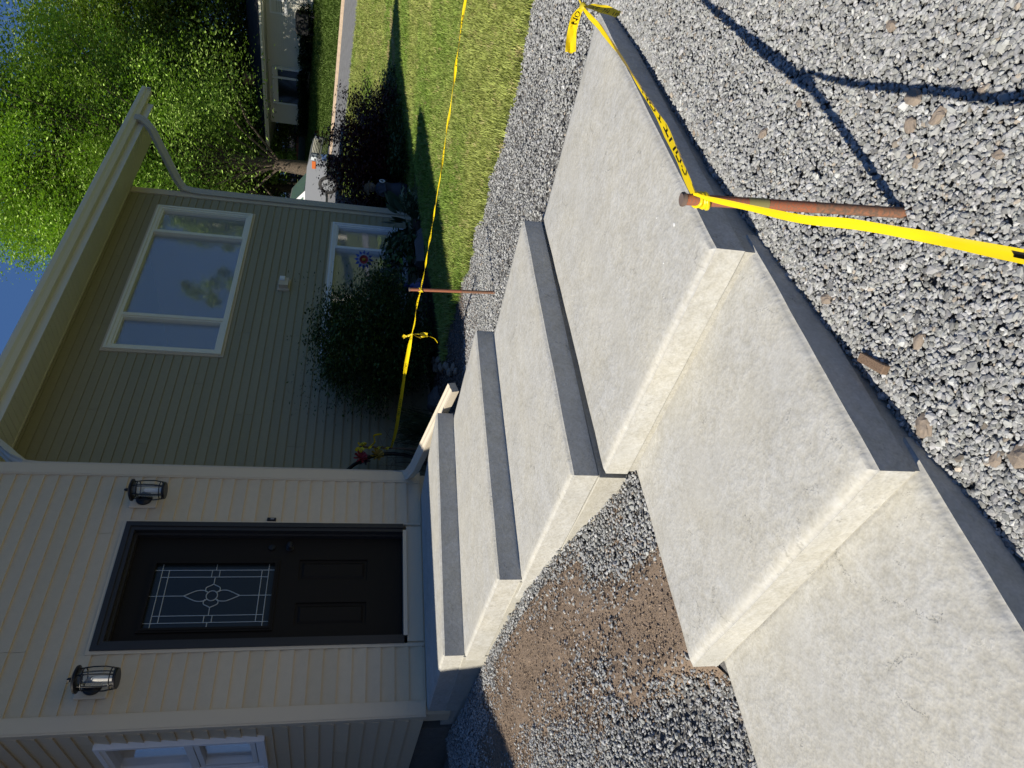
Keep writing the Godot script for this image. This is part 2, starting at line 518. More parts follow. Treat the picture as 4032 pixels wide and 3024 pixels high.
func gravel() -> void:
	var meshes := []
	for k in 9: meshes.append(stone_mesh(100 + k))
	var spots := []
	var crumbs := []
	var put := func(x: float, z: float, size: float, lift: float, col: Color, list: Array) -> void:
		var b := Basis(Vector3.UP, rng.randf() * TAU) * Basis(Vector3.RIGHT, rng.randf_range(-0.55, 0.55)) * Basis(Vector3.BACK, rng.randf_range(-0.55, 0.55))
		list.append([Transform3D(b * Basis.from_scale(Vector3.ONE * size), Vector3(x, height(x, z) + lift, z)), col])
	# [x0, x1, z0, z1, count, mean size]
	for a in [[0.2, 3.5, 4.17, 5.12, 80000, 0.0146], [3.4, 5.7, -0.4, 5.2, 84000, 0.0172], [-0.3, 1.8, -0.5, 3.06, 74000, 0.0155], [2.9, 4.9, 4.1, 5.6, 16000, 0.018]]:
		for i in a[4]:
			var x := rng.randf_range(a[0], a[1])
			var z := rng.randf_range(a[2], a[3])
			if in_slab(x, z, -0.004) or in_house(x, z): continue
			var edge := lawn_x(z) + hn.get_noise_2d(z * 120.0, 7.0) * 0.16
			if x > edge: continue
			if x > 3.6 and z < 0.9 and x + (0.9 - z) * 1.2 > 5.0 + rng.randf() * 0.5: continue
			var dd := is_dirt(x, z) if x < 1.8 else (hn.get_noise_2d(x * 30.0, z * 30.0) - 0.1 if x > 3.6 else -1.0)
			if dd > 0.25 and rng.randf() < ((0.62 + dd * 0.4) if x < 1.8 else 0.45):
				continue
			put.call(x, z, a[5] * exp(rng.randfn(0.0, 0.27)), rng.randf_range(-0.003, 0.012), stone_color(), spots)
	for i in 56000:
		var x := rng.randf_range(0.2, 1.75)
		var z := rng.randf_range(0.3, 3.06)
		if in_slab(x, z) or is_dirt(x, z) < 0.15 + rng.randf_range(-0.25, 0.1): continue
		var g := rng.randf_range(0.6, 1.25)
		put.call(x, z, 0.0016 / (0.1 + rng.randf()) + 0.003, rng.randf_range(-0.002, 0.01), Color(0.27 * g, 0.21 * g, 0.162 * g), crumbs)
	for i in 9000:
		var x := rng.randf_range(3.7, 5.9)
		var z := rng.randf_range(-1.2, 1.2)
		if x < 3.75 and z < 1.4: continue
		var g := rng.randf_range(0.4, 1.2)
		put.call(x, z, rng.randf_range(0.008, 0.03), rng.randf_range(-0.002, 0.008), Color(0.2 * g, 0.16 * g, 0.14 * g), crumbs)
	scatter("gravel", "loose grey crushed stone spread around the new concrete walk", "gravel", meshes, spots, M.stone)
	scatter("soil_crumbs", "brown soil crumbs of the bare dirt patch beside the steps", "soil", meshes.slice(0, 4), crumbs, M.stone)

func tuft_mesh(sd: int, blades: int) -> ArrayMesh:
	var r := RandomNumberGenerator.new()
	r.seed = sd
	var mb := MB.new()
	for i in blades:
		var a := r.randf() * TAU
		var d := Vector3(cos(a), 0, sin(a))
		var side := Vector3(-d.z, 0, d.x) * r.randf_range(0.035, 0.06)
		var o := Vector3(r.randf_range(-0.5, 0.5), 0, r.randf_range(-0.5, 0.5))
		var h := r.randf_range(0.6, 1.1)
		var l := r.randf_range(0.15, 0.75)
		var p1 := o + d * l * 0.35 + Vector3(0, h * 0.62, 0)
		var p2 := o + d * l + Vector3(0, h, 0)
		mb.col = Color(1, 1, 1) * r.randf_range(0.75, 1.2)
		mb.quad(o - side, o + side, p1 + side * 0.8, p1 - side * 0.8)
		mb.tri(p1 - side * 0.8, p1 + side * 0.8, p2)
	return mb.mesh()
func grass() -> void:
	var meshes := []
	for k in 5: meshes.append(tuft_mesh(300 + k, 12))
	var spots := []
	for a in [[4.6, 8.0, -0.9, 5.0, 30000, 0.05], [7.0, 12.0, -1.3, 4.6, 24000, 0.058], [12.0, 18.0, -4.0, 3.4, 22000, 0.075], [18.0, 24.9, -10.0, 1.0, 22000, 0.1], [9.9, 18.0, -10.0, -4.0, 9000, 0.09]]:
		for i in a[4]:
			var x := rng.randf_range(a[0], a[1])
			var z := rng.randf_range(a[2], a[3])
			var edge := lawn_x(z) + hn.get_noise_2d(z * 120.0, 7.0) * 0.16 + rng.randfn(0.0, 0.03)
			if x < edge: continue
			if x < 10.0 and z < -0.35 - 0.12 * sin(x * 1.7) : continue
			var s: float = a[5] * rng.randf_range(0.7, 1.3) * (1.25 if x < edge + 0.12 else 1.0)
			var patch := hn.get_noise_2d(x * 18.0, z * 18.0) + 0.5 * hn.get_noise_2d(x * 70.0 + 50.0, z * 70.0)
			var g := rng.randf_range(0.62, 1.25)
			var c := Color(0.23, 0.35, 0.06).lerp(Color(0.36, 0.42, 0.11), clampf(0.45 + patch * 1.7, 0, 1))
			if rng.randf() < 0.07: c = Color(0.5, 0.45, 0.2)
			if x > 14.5 and x < 17.5 and z > -3.4 and z < -0.9 and hn.get_noise_2d(x * 40.0, z * 90.0) > -0.05: c = c.lerp(Color(0.6, 0.46, 0.26), 0.75)
			spots.append([Transform3D(Basis(Vector3.UP, rng.randf() * TAU) * Basis.from_scale(Vector3(s, s * rng.randf_range(0.8, 1.2), s)), Vector3(x, height(x, z) - 0.006, z)), c * g])
	scatter("lawn_grass", "mown green lawn running up to the street", "grass", meshes, spots, M.grass)
	spots = []
	for i in 26000:
		var x := rng.randf_range(31.9, 42.0)
		var z := rng.randf_range(-22.0, 0.0)
		var s := rng.randf_range(0.1, 0.2)
		spots.append([Transform3D(Basis(Vector3.UP, rng.randf() * TAU) * Basis.from_scale(Vector3(s * 1.5, s * 0.7, s * 1.5)), Vector3(x, height(x, z) - 0.01, z)), Color(0.13, 0.2, 0.045) * rng.randf_range(0.75, 1.25)])
	scatter("verge_grass", "green lawn sloping up from the kerb across the street", "grass", meshes, spots, M.grass)

# ------------------------------------------------------------------ concrete
func slab(poly: Array, top: float, bottom: float, r: float, sd: int) -> MB:   # poly of Vector2(x, z), ccw seen from above
	var m := poly.size()
	var mid2 := Vector2.ZERO
	for p in poly: mid2 += p / m
	var outs := []
	for i in m:
		var e: Vector2 = (poly[(i + 1) % m] - poly[i]).normalized()
		var o := Vector2(-e.y, e.x)
		if o.dot((poly[i] + poly[(i + 1) % m]) / 2 - mid2) < 0: o = -o
		outs.append(o)
	var rings := []
	var prof := [[0.0, 0.0], [0.0, 1.0], [0.25, 1.0], [0.6, 0.6], [1.0, 0.25], [2.4, 0.09], [4.6, 0.05], [6.5, 0.0]]   # inset, drop, both in radii
	for q in prof.size():
		var d: float = prof[q][0] * r
		if q == 2: d = 0.12 * r
		var corners := []
		for i in m:
			var na: Vector2 = outs[(i - 1 + m) % m]
			var nb: Vector2 = outs[i]
			corners.append(poly[i] - (na + nb) * d / (1.0 + na.dot(nb)))
		var ring := []
		for i in m:
			var k := maxi(2, int(poly[i].distance_to(poly[(i + 1) % m]) / 0.06))
			for j in k:
				var w := hn.get_noise_2d(float(i) * 400.0 + j * 14.0, sd * 90.0) * 0.004 if j > 0 else 0.0
				var p: Vector2 = corners[i].lerp(corners[(i + 1) % m], float(j) / k) + outs[i] * w * (1.0 if q < 5 else 0.4)
				var y: float = bottom if q == 0 else top - prof[q][1] * r + (hn.get_noise_2d(p.x * 200.0, p.y * 200.0 + sd) * 0.0016 if q < 6 else 0.0)
				ring.append(Vector3(p.x, y, p.y))
		rings.append(ring)
	var mb := MB.new()
	mb.loft(rings, false)
	var mid := Vector3.ZERO
	for p in rings[-1]: mid += p
	mid /= rings[-1].size()
	for i in rings[-1].size():
		mb.tri(mid, rings[-1][i], rings[-1][(i + 1) % rings[-1].size()])
	return mb
func rect2(x0: float, x1: float, z0: float, z1: float) -> Array:
	return [Vector2(x0, z1), Vector2(x1, z1), Vector2(x1, z0), Vector2(x0, z0)]
func smoothed(mb: MB) -> MB:   # average normals of faces that meet at less than 50 degrees
	var acc := {}
	for i in mb.v.size():
		var k := (mb.v[i] * 4000.0).round()
		if not acc.has(k): acc[k] = []
		acc[k].append(mb.n[i])
	var out := mb.n.duplicate()
	for i in mb.v.size():
		var s := Vector3.ZERO
		for q in acc[(mb.v[i] * 4000.0).round()]:
			if q.dot(mb.n[i]) > 0.64: s += q
		out[i] = s.normalized()
	mb.n = out
	return mb
func concrete() -> void:
	var t := thing("concrete_steps", Vector3(2.6, 0, 1.5), "new pale concrete steps with three risers leading up to the dark front door", "steps")
	var here := func(mb: MB) -> MB:
		mb.xf(Transform3D(Basis.IDENTITY, Vector3(-2.6, 0, -1.5)))
		return mb
	obj("porch_slab", here.call(smoothed(slab([Vector2(1.765, 0.91), Vector2(3.572, 1.12), Vector2(3.578, -0.02), Vector2(1.74, -0.02)], 0.769, 0.632, 0.014, 1))), M.concrete, t)
	obj("tread", here.call(smoothed(slab([Vector2(1.704, 2.011), Vector2(3.458, 2.112), Vector2(3.576, 0.9), Vector2(1.762, 0.7)], 0.632, 0.504, 0.014, 2))), M.concrete, t)
	obj("tread", here.call(smoothed(slab([Vector2(1.662, 2.988), Vector2(3.43, 3.02), Vector2(3.456, 1.9), Vector2(1.7, 1.8)], 0.504, 0.386, 0.014, 3))), M.concrete, t)
	# footing under the flight, poured a few millimetres proud, with its seam along the side
	obj("footing", here.call(slab([Vector2(1.656, 2.985), Vector2(3.43, 2.985), Vector2(3.44, 1.0), Vector2(1.697, 1.9)], 0.383, 0.0, 0.004, 4)), M.formed, t)
	obj("footing", here.call(slab([Vector2(1.7, 1.99), Vector2(3.44, 2.05), Vector2(3.44, 0.6), Vector2(1.757, 0.92)], 0.512, 0.0, 0.004, 5)), M.formed, t)
	obj("footing", here.call(slab([Vector2(1.757, 0.905), Vector2(3.55, 1.08), Vector2(3.55, -0.15), Vector2(1.733, -0.28)], 0.64, 0.0, 0.004, 6)), M.formed, t)
	var l := thing("concrete_landing", Vector3(2.55, 0, 3.6), "broad pale concrete landing at the foot of the steps", "landing")
	var mb := smoothed(slab([Vector2(1.645, 4.17), Vector2(3.455, 4.172), Vector2(3.44, 3.03), Vector2(1.645, 3.03)], 0.385, 0.275, 0.016, 7))
	mb.xf(Transform3D(Basis.IDENTITY, Vector3(-2.55, 0, -3.6)))
	obj("slab", mb, M.concrete, l)
	mb = slab([Vector2(1.652, 4.163), Vector2(3.448, 4.164), Vector2(3.435, 3.04), Vector2(1.652, 3.04)], 0.278, -0.2, 0.003, 8)
	mb.xf(Transform3D(Basis.IDENTITY, Vector3(-2.55, 0, -3.6)))
	obj("slab_edge", mb, M.formed, l)
	for q in [[1.92, 4.06, 0.008], [1.88, 3.93, 0.0035], [2.06, 3.99, 0.003], [1.78, 3.86, 0.0025]]:
		var pm := MB.new()
		pm.ball(Vector3(q[0] - 2.55, 0.3855, q[1] - 3.6), Vector3(q[2], 0.0012, q[2] * 0.8), 10)
		obj("paint_drip", pm, M.white, l)
	var s := thing("concrete_walk_slab", Vector3(1.24, 0, 3.6), "middle concrete walk slab, one riser below the landing", "walk slab", "stepped slabs of the new walk")
	mb = smoothed(slab([Vector2(0.838, 4.172), Vector2(1.74, 4.168), Vector2(1.74, 3.047), Vector2(0.838, 3.05)], 0.251, 0.14, 0.018, 9))
	mb.xf(Transform3D(Basis.IDENTITY, Vector3(-1.24, 0, -3.6)))
	obj("slab", mb, M.concrete, s)
	mb = slab([Vector2(0.846, 4.164), Vector2(1.65, 4.163), Vector2(1.65, 3.052), Vector2(0.846, 3.056)], 0.143, -0.3, 0.003, 10)
	mb.xf(Transform3D(Basis.IDENTITY, Vector3(-1.24, 0, -3.6)))
	obj("slab_edge", mb, M.formed, s)
	s = thing("concrete_walk_slab", Vector3(-0.5, 0, 3.6), "lowest concrete walk slab, nearest the camera, with fine surface cracks", "walk slab", "stepped slabs of the new walk")
	mb = smoothed(slab([Vector2(-2.2, 4.178), Vector2(0.94, 4.172), Vector2(0.94, 3.056), Vector2(-2.2, 3.06)], 0.131, 0.02, 0.02, 11))
	mb.xf(Transform3D(Basis.IDENTITY, Vector3(0.5, 0, -3.6)))
	obj("slab", mb, M.concrete, s)
	mb = slab([Vector2(-2.2, 4.168), Vector2(0.835, 4.166), Vector2(0.835, 3.06), Vector2(-2.2, 3.068)], 0.023, -0.4, 0.003, 12)
	mb.xf(Transform3D(Basis.IDENTITY, Vector3(0.5, 0, -3.6)))
	obj("slab_edge", mb, M.formed, s)

# ------------------------------------------------------------------ house
# A wall frame: point = o + a * along + y * up, outward normal `out`
func siding(wall: Node3D, o: Vector3, along: Vector3, out: Vector3, a0: float, a1: float, y0: float, y1: float, holes: Array, sd: int, kinds := ["vinyl", "vinyl", "vinyl_b", "vinyl_c"]) -> void:
	var r := RandomNumberGenerator.new()
	r.seed = sd
	var e := 0.1026
	var y := y0
	var row := 0
	while y < y1 - 0.01:
		var top := minf(y + e, y1)
		var pieces := [[a0, a1, y, top]]
		for h in holes:
			var nxt := []
			for p in pieces:
				if p[3] <= h[2] or p[2] >= h[3] or p[1] <= h[0] or p[0] >= h[1]:
					nxt.append(p)
					continue
				if p[0] < h[0]: nxt.append([p[0], h[0], p[2], p[3]])
				if p[1] > h[1]: nxt.append([h[1], p[1], p[2], p[3]])
				var l := maxf(p[0], h[0])
				var q := minf(p[1], h[1])
				if p[2] < h[2]: nxt.append([l, q, p[2], h[2]])
				if p[3] > h[3]: nxt.append([l, q, h[3], p[3]])
			pieces = nxt
		var cut := []
		for p in pieces:
			var from: float = p[0]
			var j := a0 + fposmod((row / 2) * 1.37 + sd * 0.31, 3.66)
			while j < p[1] - 0.15:
				if j > from + 0.15:
					cut.append([from, j, p[2], p[3]])
					from = j + 0.003
				j += 3.66
			cut.append([from, p[1], p[2], p[3]])
		for p in cut:
			if p[3] - p[2] < 0.008 or p[1] - p[0] < 0.01: continue
			var t0: float = (p[2] - y) / e
			var t1: float = (p[3] - y) / e
			var d0 := 0.002 + 0.0135 * (1.0 - t0)
			var d1 := 0.002 + 0.0135 * (1.0 - t1)
			var mb := MB.new()
			var q := []
			for yy in [[p[2], d0], [p[3], d1]]:
				var up := Vector3(0, yy[0], 0)
				q.append(o + along * p[0] + up + out * yy[1])
				q.append(o + along * p[1] + up + out * yy[1])
				q.append(o + along * p[1] + up - out * 0.001)
				q.append(o + along * p[0] + up - out * 0.001)
			if along.cross(Vector3.UP).dot(out) < 0:
				q = [q[1], q[0], q[3], q[2], q[5], q[4], q[7], q[6]]
			mb.hexa(q)
			obj("siding_board", mb, M[kinds[r.randi() % 4]], wall)
		y += e
		row += 1
func wall_boxes(mb: MB, x0: float, x1: float, y0: float, y1: float, z0: float, z1: float, holes: Array) -> void:
	var xs := [x0, x1]
	var ys := [y0, y1]
	for h in holes:
		xs.append(h[0]); xs.append(h[1]); ys.append(h[2]); ys.append(h[3])
	xs.sort(); ys.sort()
	for i in xs.size() - 1:
		for j in ys.size() - 1:
			if xs[i + 1] - xs[i] < 0.001 or ys[j + 1] - ys[j] < 0.001: continue
			var cx: float = (xs[i] + xs[i + 1]) / 2
			var cy: float = (ys[j] + ys[j + 1]) / 2
			var open := false
			for h in holes:
				if cx > h[0] and cx < h[1] and cy > h[2] and cy < h[3]: open = true
			if not open: mb.box(Vector3(xs[i], ys[j], z0), Vector3(xs[i + 1], ys[j + 1], z1))
func frame_bars(mb: MB, x0: float, x1: float, y0: float, y1: float, w: float, z0: float, z1: float) -> void:
	mb.box(Vector3(x0, y0, z0), Vector3(x0 + w, y1, z1))
	mb.box(Vector3(x1 - w, y0, z0), Vector3(x1, y1, z1))
	mb.box(Vector3(x0 + w, y1 - w, z0), Vector3(x1 - w, y1, z1))
	mb.box(Vector3(x0 + w, y0, z0), Vector3(x1 - w, y0 + w, z1))
func window(house: Node3D, x0: float, x1: float, y0: float, y1: float, z: float, muntins: Array, m: Material, w := 0.055) -> Node3D:
	var mb := MB.new()
	frame_bars(mb, x0, x1, y0, y1, 0.03, z - 0.06, z + 0.03)
	frame_bars(mb, x0 + 0.03, x1 - 0.03, y0 + 0.03, y1 - 0.03, w - 0.03, z - 0.07, z + 0.018)
	var o := obj("window", mb, m, house)
	var edges := [x0 + w]
	for q in muntins:
		var b := MB.new()
		b.box(Vector3(q - 0.028, y0 + w, z - 0.07), Vector3(q - 0.003, y1 - w, z + 0.021))
		b.box(Vector3(q + 0.003, y0 + w, z - 0.07), Vector3(q + 0.028, y1 - w, z + 0.014))
		b.box(Vector3(q - 0.003, y0 + w, z - 0.07), Vector3(q + 0.003, y1 - w, z + 0.004))
		obj("mullion", b, m, o)
		edges.append(q - 0.028)
		edges.append(q + 0.028)
	edges.append(x1 - w)
	for k in range(0, edges.size(), 2):
		if k % 4 == 0 and muntins.size() > 0:   # the opening sashes at the sides have a frame of their own
			var s := MB.new()
			frame_bars(s, edges[k], edges[k + 1], y0 + w, y1 - w, 0.022, z - 0.06, z + 0.004)
			obj("sash", s, m, o)
		var g := MB.new()
		g.box(Vector3(edges[k], y0 + w, z - 0.034), Vector3(edges[k + 1], y1 - w, z - 0.03))
		obj("pane", g, M.glass, o)
		g = MB.new()
		g.box(Vector3(edges[k], y0 + w, z - 0.052), Vector3(edges[k + 1], y1 - w, z - 0.048))
		obj("inner_pane", g, M.glass, o)
		g = MB.new()
		g.box(Vector3(edges[k], y0 + w, z - 0.066), Vector3(edges[k + 1], y1 - w, z - 0.062))
		obj("inner_pane", g, M.glass, o)  # extra pane, added to strengthen the mirrored sky
	return o
func box_tube(mb: MB, path: Array, w: float, d: float, side: Vector3) -> void:
	var rings := []
	for k in path.size():
		var t: Vector3 = (path[mini(k + 1, path.size() - 1)] - path[maxi(k - 1, 0)]).normalized()
		var s := (side - t * side.dot(t)).normalized()
		var n := t.cross(s)
		var c: Vector3 = path[k]
		var ring := []
		for q in [[-1, -1], [-0.5, -0.86], [0.0, -1], [0.5, -0.86], [1, -1], [1, 1], [0.5, 0.86], [0, 1], [-0.5, 0.86], [-1, 1]]:
			ring.append(c + s * q[0] * w / 2 + n * q[1] * d / 2)
		rings.append(ring)
	mb.loft(rings, true)

func house() -> void:
	var h := thing("house", Vector3.ZERO, "beige split-level house with lap siding, dark front door and deep gutter eaves", "house")
	# --- entry wall with the front door
	var mb := MB.new()
	wall_boxes(mb, 1.72, 3.78, 0.6, 4.75, -0.14, 0.0, [[2.235, 3.255, 0.9, 3.065]])
	mb.box(Vector3(3.63, 0.5, -1.44), Vector3(3.77, 4.75, -0.14))
	var w := obj("wall", mb, M.vinyl, h)
	siding(w, Vector3.ZERO, Vector3.RIGHT, Vector3.BACK, 1.8, 3.69, 0.79, 4.72, [[2.208, 3.275, 0.7, 3.09]], 3)
	mb = MB.new()   # starter strip at the foot of the siding
	mb.box(Vector3(1.8, 0.775, 0.0), Vector3(2.2, 0.79, 0.012))
	obj("starter_strip", mb, M.trim, h)
	mb = MB.new()
	mb.box(Vector3(3.28, 0.775, 0.0), Vector3(3.69, 0.79, 0.012))
	obj("starter_strip", mb, M.trim, h)
	for s in [[1.697, 1.81, -0.035, 0.022], [3.69, 3.8, -0.09, 0.022]]:
		mb = MB.new()
		mb.box(Vector3(s[0], 0.775, s[2]), Vector3(s[1], 4.74, s[3]))
		mb.box(Vector3(s[0] + 0.012, 0.78, s[3]), Vector3(s[1] - 0.012, 4.74, s[3] + 0.004))
		obj("corner_board", mb, M.trim, h)
	# --- side wall of the entry, facing the courtyard
	mb = MB.new()
	mb.box(Vector3(1.705, 0.785, -0.2), Vector3(1.85, 4.75, -0.14))
	mb.box(Vector3(1.705, 0.785, -0.86), Vector3(1.85, 1.87, -0.2))
	mb.box(Vector3(1.705, 2.94, -0.86), Vector3(1.85, 4.75, -0.2))
	mb.box(Vector3(1.705, 0.785, -4.0), Vector3(1.85, 4.75, -0.86))
	w = obj("wall", mb, M.vinyl, h)
	siding(w, Vector3(1.705, 0, 0), Vector3.FORWARD, Vector3.LEFT, 0.036, 4.0, 0.79, 4.7, [[0.2, 0.845, 1.87, 2.945]], 5)
	mb = MB.new()
	mb.box(Vector3(1.72, -0.2, -4.0), Vector3(1.9, 0.786, -0.3))
	obj("foundation", mb, M.foundation, h)
	# the small white window in that wall, built facing +z and turned
	var wn := window(h, 0.2, 0.845, 1.87, 2.945, 0.0, [], M.bright_white, 0.06)
	var t := Transform3D(Basis(Vector3.UP, -PI / 2), Vector3(1.69, 0, 0))
	wn.transform = t
	mb = MB.new()
	mb.box(Vector3(0.26, 2.345, -0.05), Vector3(0.785, 2.4, 0.012))
	obj("mullion", mb, M.white, wn)
	mb = MB.new()
	frame_bars(mb, 0.27, 0.775, 1.94, 2.34, 0.035, -0.045, 0.008)
	obj("sash", mb, M.white, wn)
	wn.transform = Transform3D(Basis(Vector3(0, 0, -1), Vector3.UP, Vector3.LEFT), Vector3(1.69, 0, 0)) if false else Transform3D(Basis(Vector3.UP, -PI / 2), Vector3(1.69, 0, -1.045))
	# --- recessed wing with the picture windows
	var holes := [[6.565, 9.53, 1.63, 2.925], [6.565, 9.53, -0.9 + 1.4 - 0.05, 1.81]]
	holes = [[6.56, 9.54, 3.03, 4.33], [6.56, 9.54, 0.72, 1.82]]
	mb = MB.new()
	wall_boxes(mb, 3.7, 9.96, 0.3, 4.82, -1.6, -1.452, holes)
	mb.box(Vector3(9.8, 0.3, -8.5), Vector3(9.96, 4.82, -1.6))
	mb.box(Vector3(9.81, 4.82, -8.45), Vector3(9.95, 5.0, -1.61))
	w = obj("wall", mb, M.vinyl, h)
	siding(w, Vector3(0, 0, -1.452), Vector3.RIGHT, Vector3.BACK, 3.77, 9.86, 0.47, 4.81, [[6.52, 9.58, 2.99, 4.37], [6.52, 9.58, 0.69, 1.86]], 9, ["wing_shaded_a", "wing_shaded_a", "wing_shaded_b", "wing_shaded_c"])
	mb = MB.new()
	mb.box(Vector3(9.86, 0.5, -1.56), Vector3(9.985, 4.8, -1.428))
	obj("corner_board", mb, M.trim, h)
	mb = MB.new()
	frame_bars(mb, 6.515, 9.585, 2.985, 4.375, 0.03, -1.452, -1.43)
	frame_bars(mb, 6.515, 9.585, 0.685, 1.865, 0.03, -1.452, -1.43)
	obj("window_channel", mb, M.trim, h)
	window(h, 6.545, 9.555, 3.015, 4.345, -1.435, [7.176, 8.94], M.cream, 0.07)
	window(h, 6.545, 9.555, 0.7, 1.84, -1.435, [7.15, 8.945], M.white, 0.07)
	# rooms behind the windows
	mb = MB.new()
	mb.box(Vector3(6.0, 2.6, -6.2), Vector3(9.79, 2.7, -1.62))
	mb.box(Vector3(6.0, 4.7, -6.2), Vector3(9.79, 4.79, -1.62))
	mb.box(Vector3(6.0, 2.7, -6.2), Vector3(9.79, 4.7, -6.1))
	mb.box(Vector3(5.9, 0.4, -6.2), Vector3(6.0, 4.79, -1.62))
	mb.box(Vector3(6.0, 0.4, -6.2), Vector3(9.79, 0.5, -1.62))
	mb.box(Vector3(6.0, 0.5, -6.2), Vector3(9.79, 2.6, -6.1))
	obj("room", mb, M.room, h)
	mb = MB.new()
	mb.box(Vector3(1.9, 0.7, -1.3), Vector3(3.6, 4.7, -1.2))
	mb.box(Vector3(1.86, 1.5, -2.6), Vector3(1.9, 4.0, -0.15))
	mb.box(Vector3(1.9, 4.7, -4.0), Vector3(3.62, 4.75, -0.15))
	obj("inner_wall", mb, M.dark, h)
	# --- eave of the wing: soffit strips, fascia, gutter
	mb = MB.new()
	mb.box(Vector3(3.0, 4.84, -1.46), Vector3(11.45, 4.86, -0.87))
	var so := obj("soffit", mb, M.soffit, h)
	var xx := 3.8
	while xx < 11.4:
		mb = MB.new()
		mb.box(Vector3(xx, 4.826, -1.45), Vector3(xx + 0.094, 4.838, -0.885))
		obj("soffit_panel", mb, M.soffit, so)
		xx += 0.1016
	mb = MB.new()
	mb.box(Vector3(3.0, 4.735, -0.885), Vector3(11.47, 4.955, -0.866))
	mb.box(Vector3(3.8, 4.815, -1.452), Vector3(9.9, 4.827, -1.43))
	obj("fascia", mb, M.gutter, h)
	mb = MB.new()   # K-style gutter profile (z outward, y) swept along x
	var prof := [Vector2(-0.865, 4.955), Vector2(-0.865, 4.825), Vector2(-0.8, 4.825), Vector2(-0.775, 4.87), Vector2(-0.752, 4.895), Vector2(-0.742, 4.93), Vector2(-0.742, 4.952), Vector2(-0.752, 4.952), Vector2(-0.76, 4.9), Vector2(-0.8, 4.84), Vector2(-0.855, 4.84), Vector2(-0.855, 4.955)]
	for i in prof.size():
		var a: Vector2 = prof[i]
		var b: Vector2 = prof[(i + 1) % prof.size()]
		mb.quad(Vector3(3.0, b.y, b.x), Vector3(3.0, a.y, a.x), Vector3(11.8, a.y, a.x), Vector3(11.8, b.y, b.x))
	mb.box(Vector3(11.79, 4.826, -0.866), Vector3(11.803, 4.945, -0.755))
	obj("gutter", mb, M.gutter, h)
	# --- roof of the wing with the raked side overhang
	mb = MB.new()
	var y0 := 4.92
	var zr := -5.6
	var yr := y0 + 0.333 * (-0.8 - zr)
	for k in [[3.0, 11.47]]:
		var a := Vector3(k[0], y0, -0.80)
		var b := Vector3(k[1], y0, -0.80)
		var c := Vector3(k[1], yr, zr)
		var d := Vector3(k[0], yr, zr)
		var u := Vector3(0, 0.05, 0)
		mb.hexa([a, b, c, d, a + u, b + u, c + u, d + u])
		var e := Vector3(k[1], y0, 2 * zr + 0.8)
		var f := Vector3(k[0], y0, 2 * zr + 0.8)
		mb.hexa([d, c, e, f, d + u, c + u, e + u, f + u])
	obj("roof", mb, M.shingle, h)
	mb = MB.new()
	for q in [[-0.87, -0.02], [-0.02, 0.0]]:
		pass
	var ra := Vector3(9.98, 4.83, -0.87)
	var rb := Vector3(11.45, 4.83, -0.87)
	var rise := Vector3(0, 0.333 * (-0.87 - zr) - 0.02, zr + 0.87)
	var uu := Vector3(0, 0.02, 0)
	mb.hexa([ra, rb, rb + rise, ra + rise, ra + uu, rb + uu, rb + rise + uu, ra + rise + uu])
	obj("rake_soffit", mb, M.soffit, h)
	mb = MB.new()
	ra = Vector3(11.452, 4.79, -0.86); rb = Vector3(11.475, 4.79, -0.86)
	uu = Vector3(0, 0.19, 0)
	mb.hexa([ra, rb, rb + rise, ra + rise, ra + uu, rb + uu, rb + rise + uu, ra + rise + uu])
	obj("rake_board", mb, M.gutter, h)
	mb = MB.new()   # gable triangle over the side wall, and its far end
	mb.tri(Vector3(9.95, 4.82, -1.6), Vector3(9.95, 4.82, -9.5), Vector3(9.95, 6.45, -5.6))
	mb.tri(Vector3(9.9, 4.82, -9.5), Vector3(9.9, 4.82, -1.6), Vector3(9.9, 6.45, -5.6))
	obj("gable", mb, M.vinyl, h)
	# --- downspouts
	mb = MB.new()
	box_tube(mb, [Vector3(10.87, 4.86, -0.8), Vector3(10.87, 4.79, -0.8), Vector3(10.83, 4.7, -0.83), Vector3(10.72, 4.6, -0.88), Vector3(10.1, 4.17, -1.33), Vector3(10.02, 4.08, -1.4), Vector3(10.0, 3.96, -1.42), Vector3(9.985, 3.8, -1.42), Vector3(9.985, 0.7, -1.42)], 0.1, 0.075, Vector3(1, 0, 0.3))
	obj("downspout", mb, M.spout, h)
	mb = MB.new()
	box_tube(mb, [Vector3(4.75, 4.8, -0.8), Vector3(4.66, 4.72, -0.79), Vector3(4.1, 4.24, -0.28), Vector3(3.98, 4.14, -0.18), Vector3(3.88, 4.02, -0.13), Vector3(3.862, 3.9, -0.13), Vector3(3.862, 1.0, -0.13), Vector3(3.84, 0.93, -0.08), Vector3(3.74, 0.872, 0.08), Vector3(3.7, 0.84, 0.24), Vector3(3.655, 0.655, 1.33)], 0.085, 0.062, Vector3(0.9, 0.3, 0.2))
	obj("downspout", mb, M.spout_pale, h)
	# --- entry roof and the unseen far wing shading the porch, with masses added for shade
	mb = MB.new()
	var pk := Vector3(2.75, 5.75, 0.0)
	for s in [-1.0, 1.0]:
		var e0 := Vector3(2.75 + s * 1.5, 4.95, 0.04)
		var p0 := Vector3(2.75, 5.7, 0.04)
		var e1 := e0 + Vector3(0, 0, -3.5)
		var p1 := p0 + Vector3(0, 0, -3.5)
		var u := Vector3(0, 0.06, 0)
		var q := [e0, p0, p1, e1, e0 + u, p0 + u, p1 + u, e1 + u]
		if s > 0: q = [p0, e0, e1, p1, p0 + u, e0 + u, e1 + u, p1 + u]
		mb.hexa(q)
	mb.tri(Vector3(1.5, 4.75, 0.0), Vector3(4.0, 4.75, 0.0), pk)
	mb.tri(Vector3(4.0, 4.75, -0.1), Vector3(1.5, 4.75, -0.1), pk)
	obj("roof", mb, M.shingle, h)
	mb = MB.new()
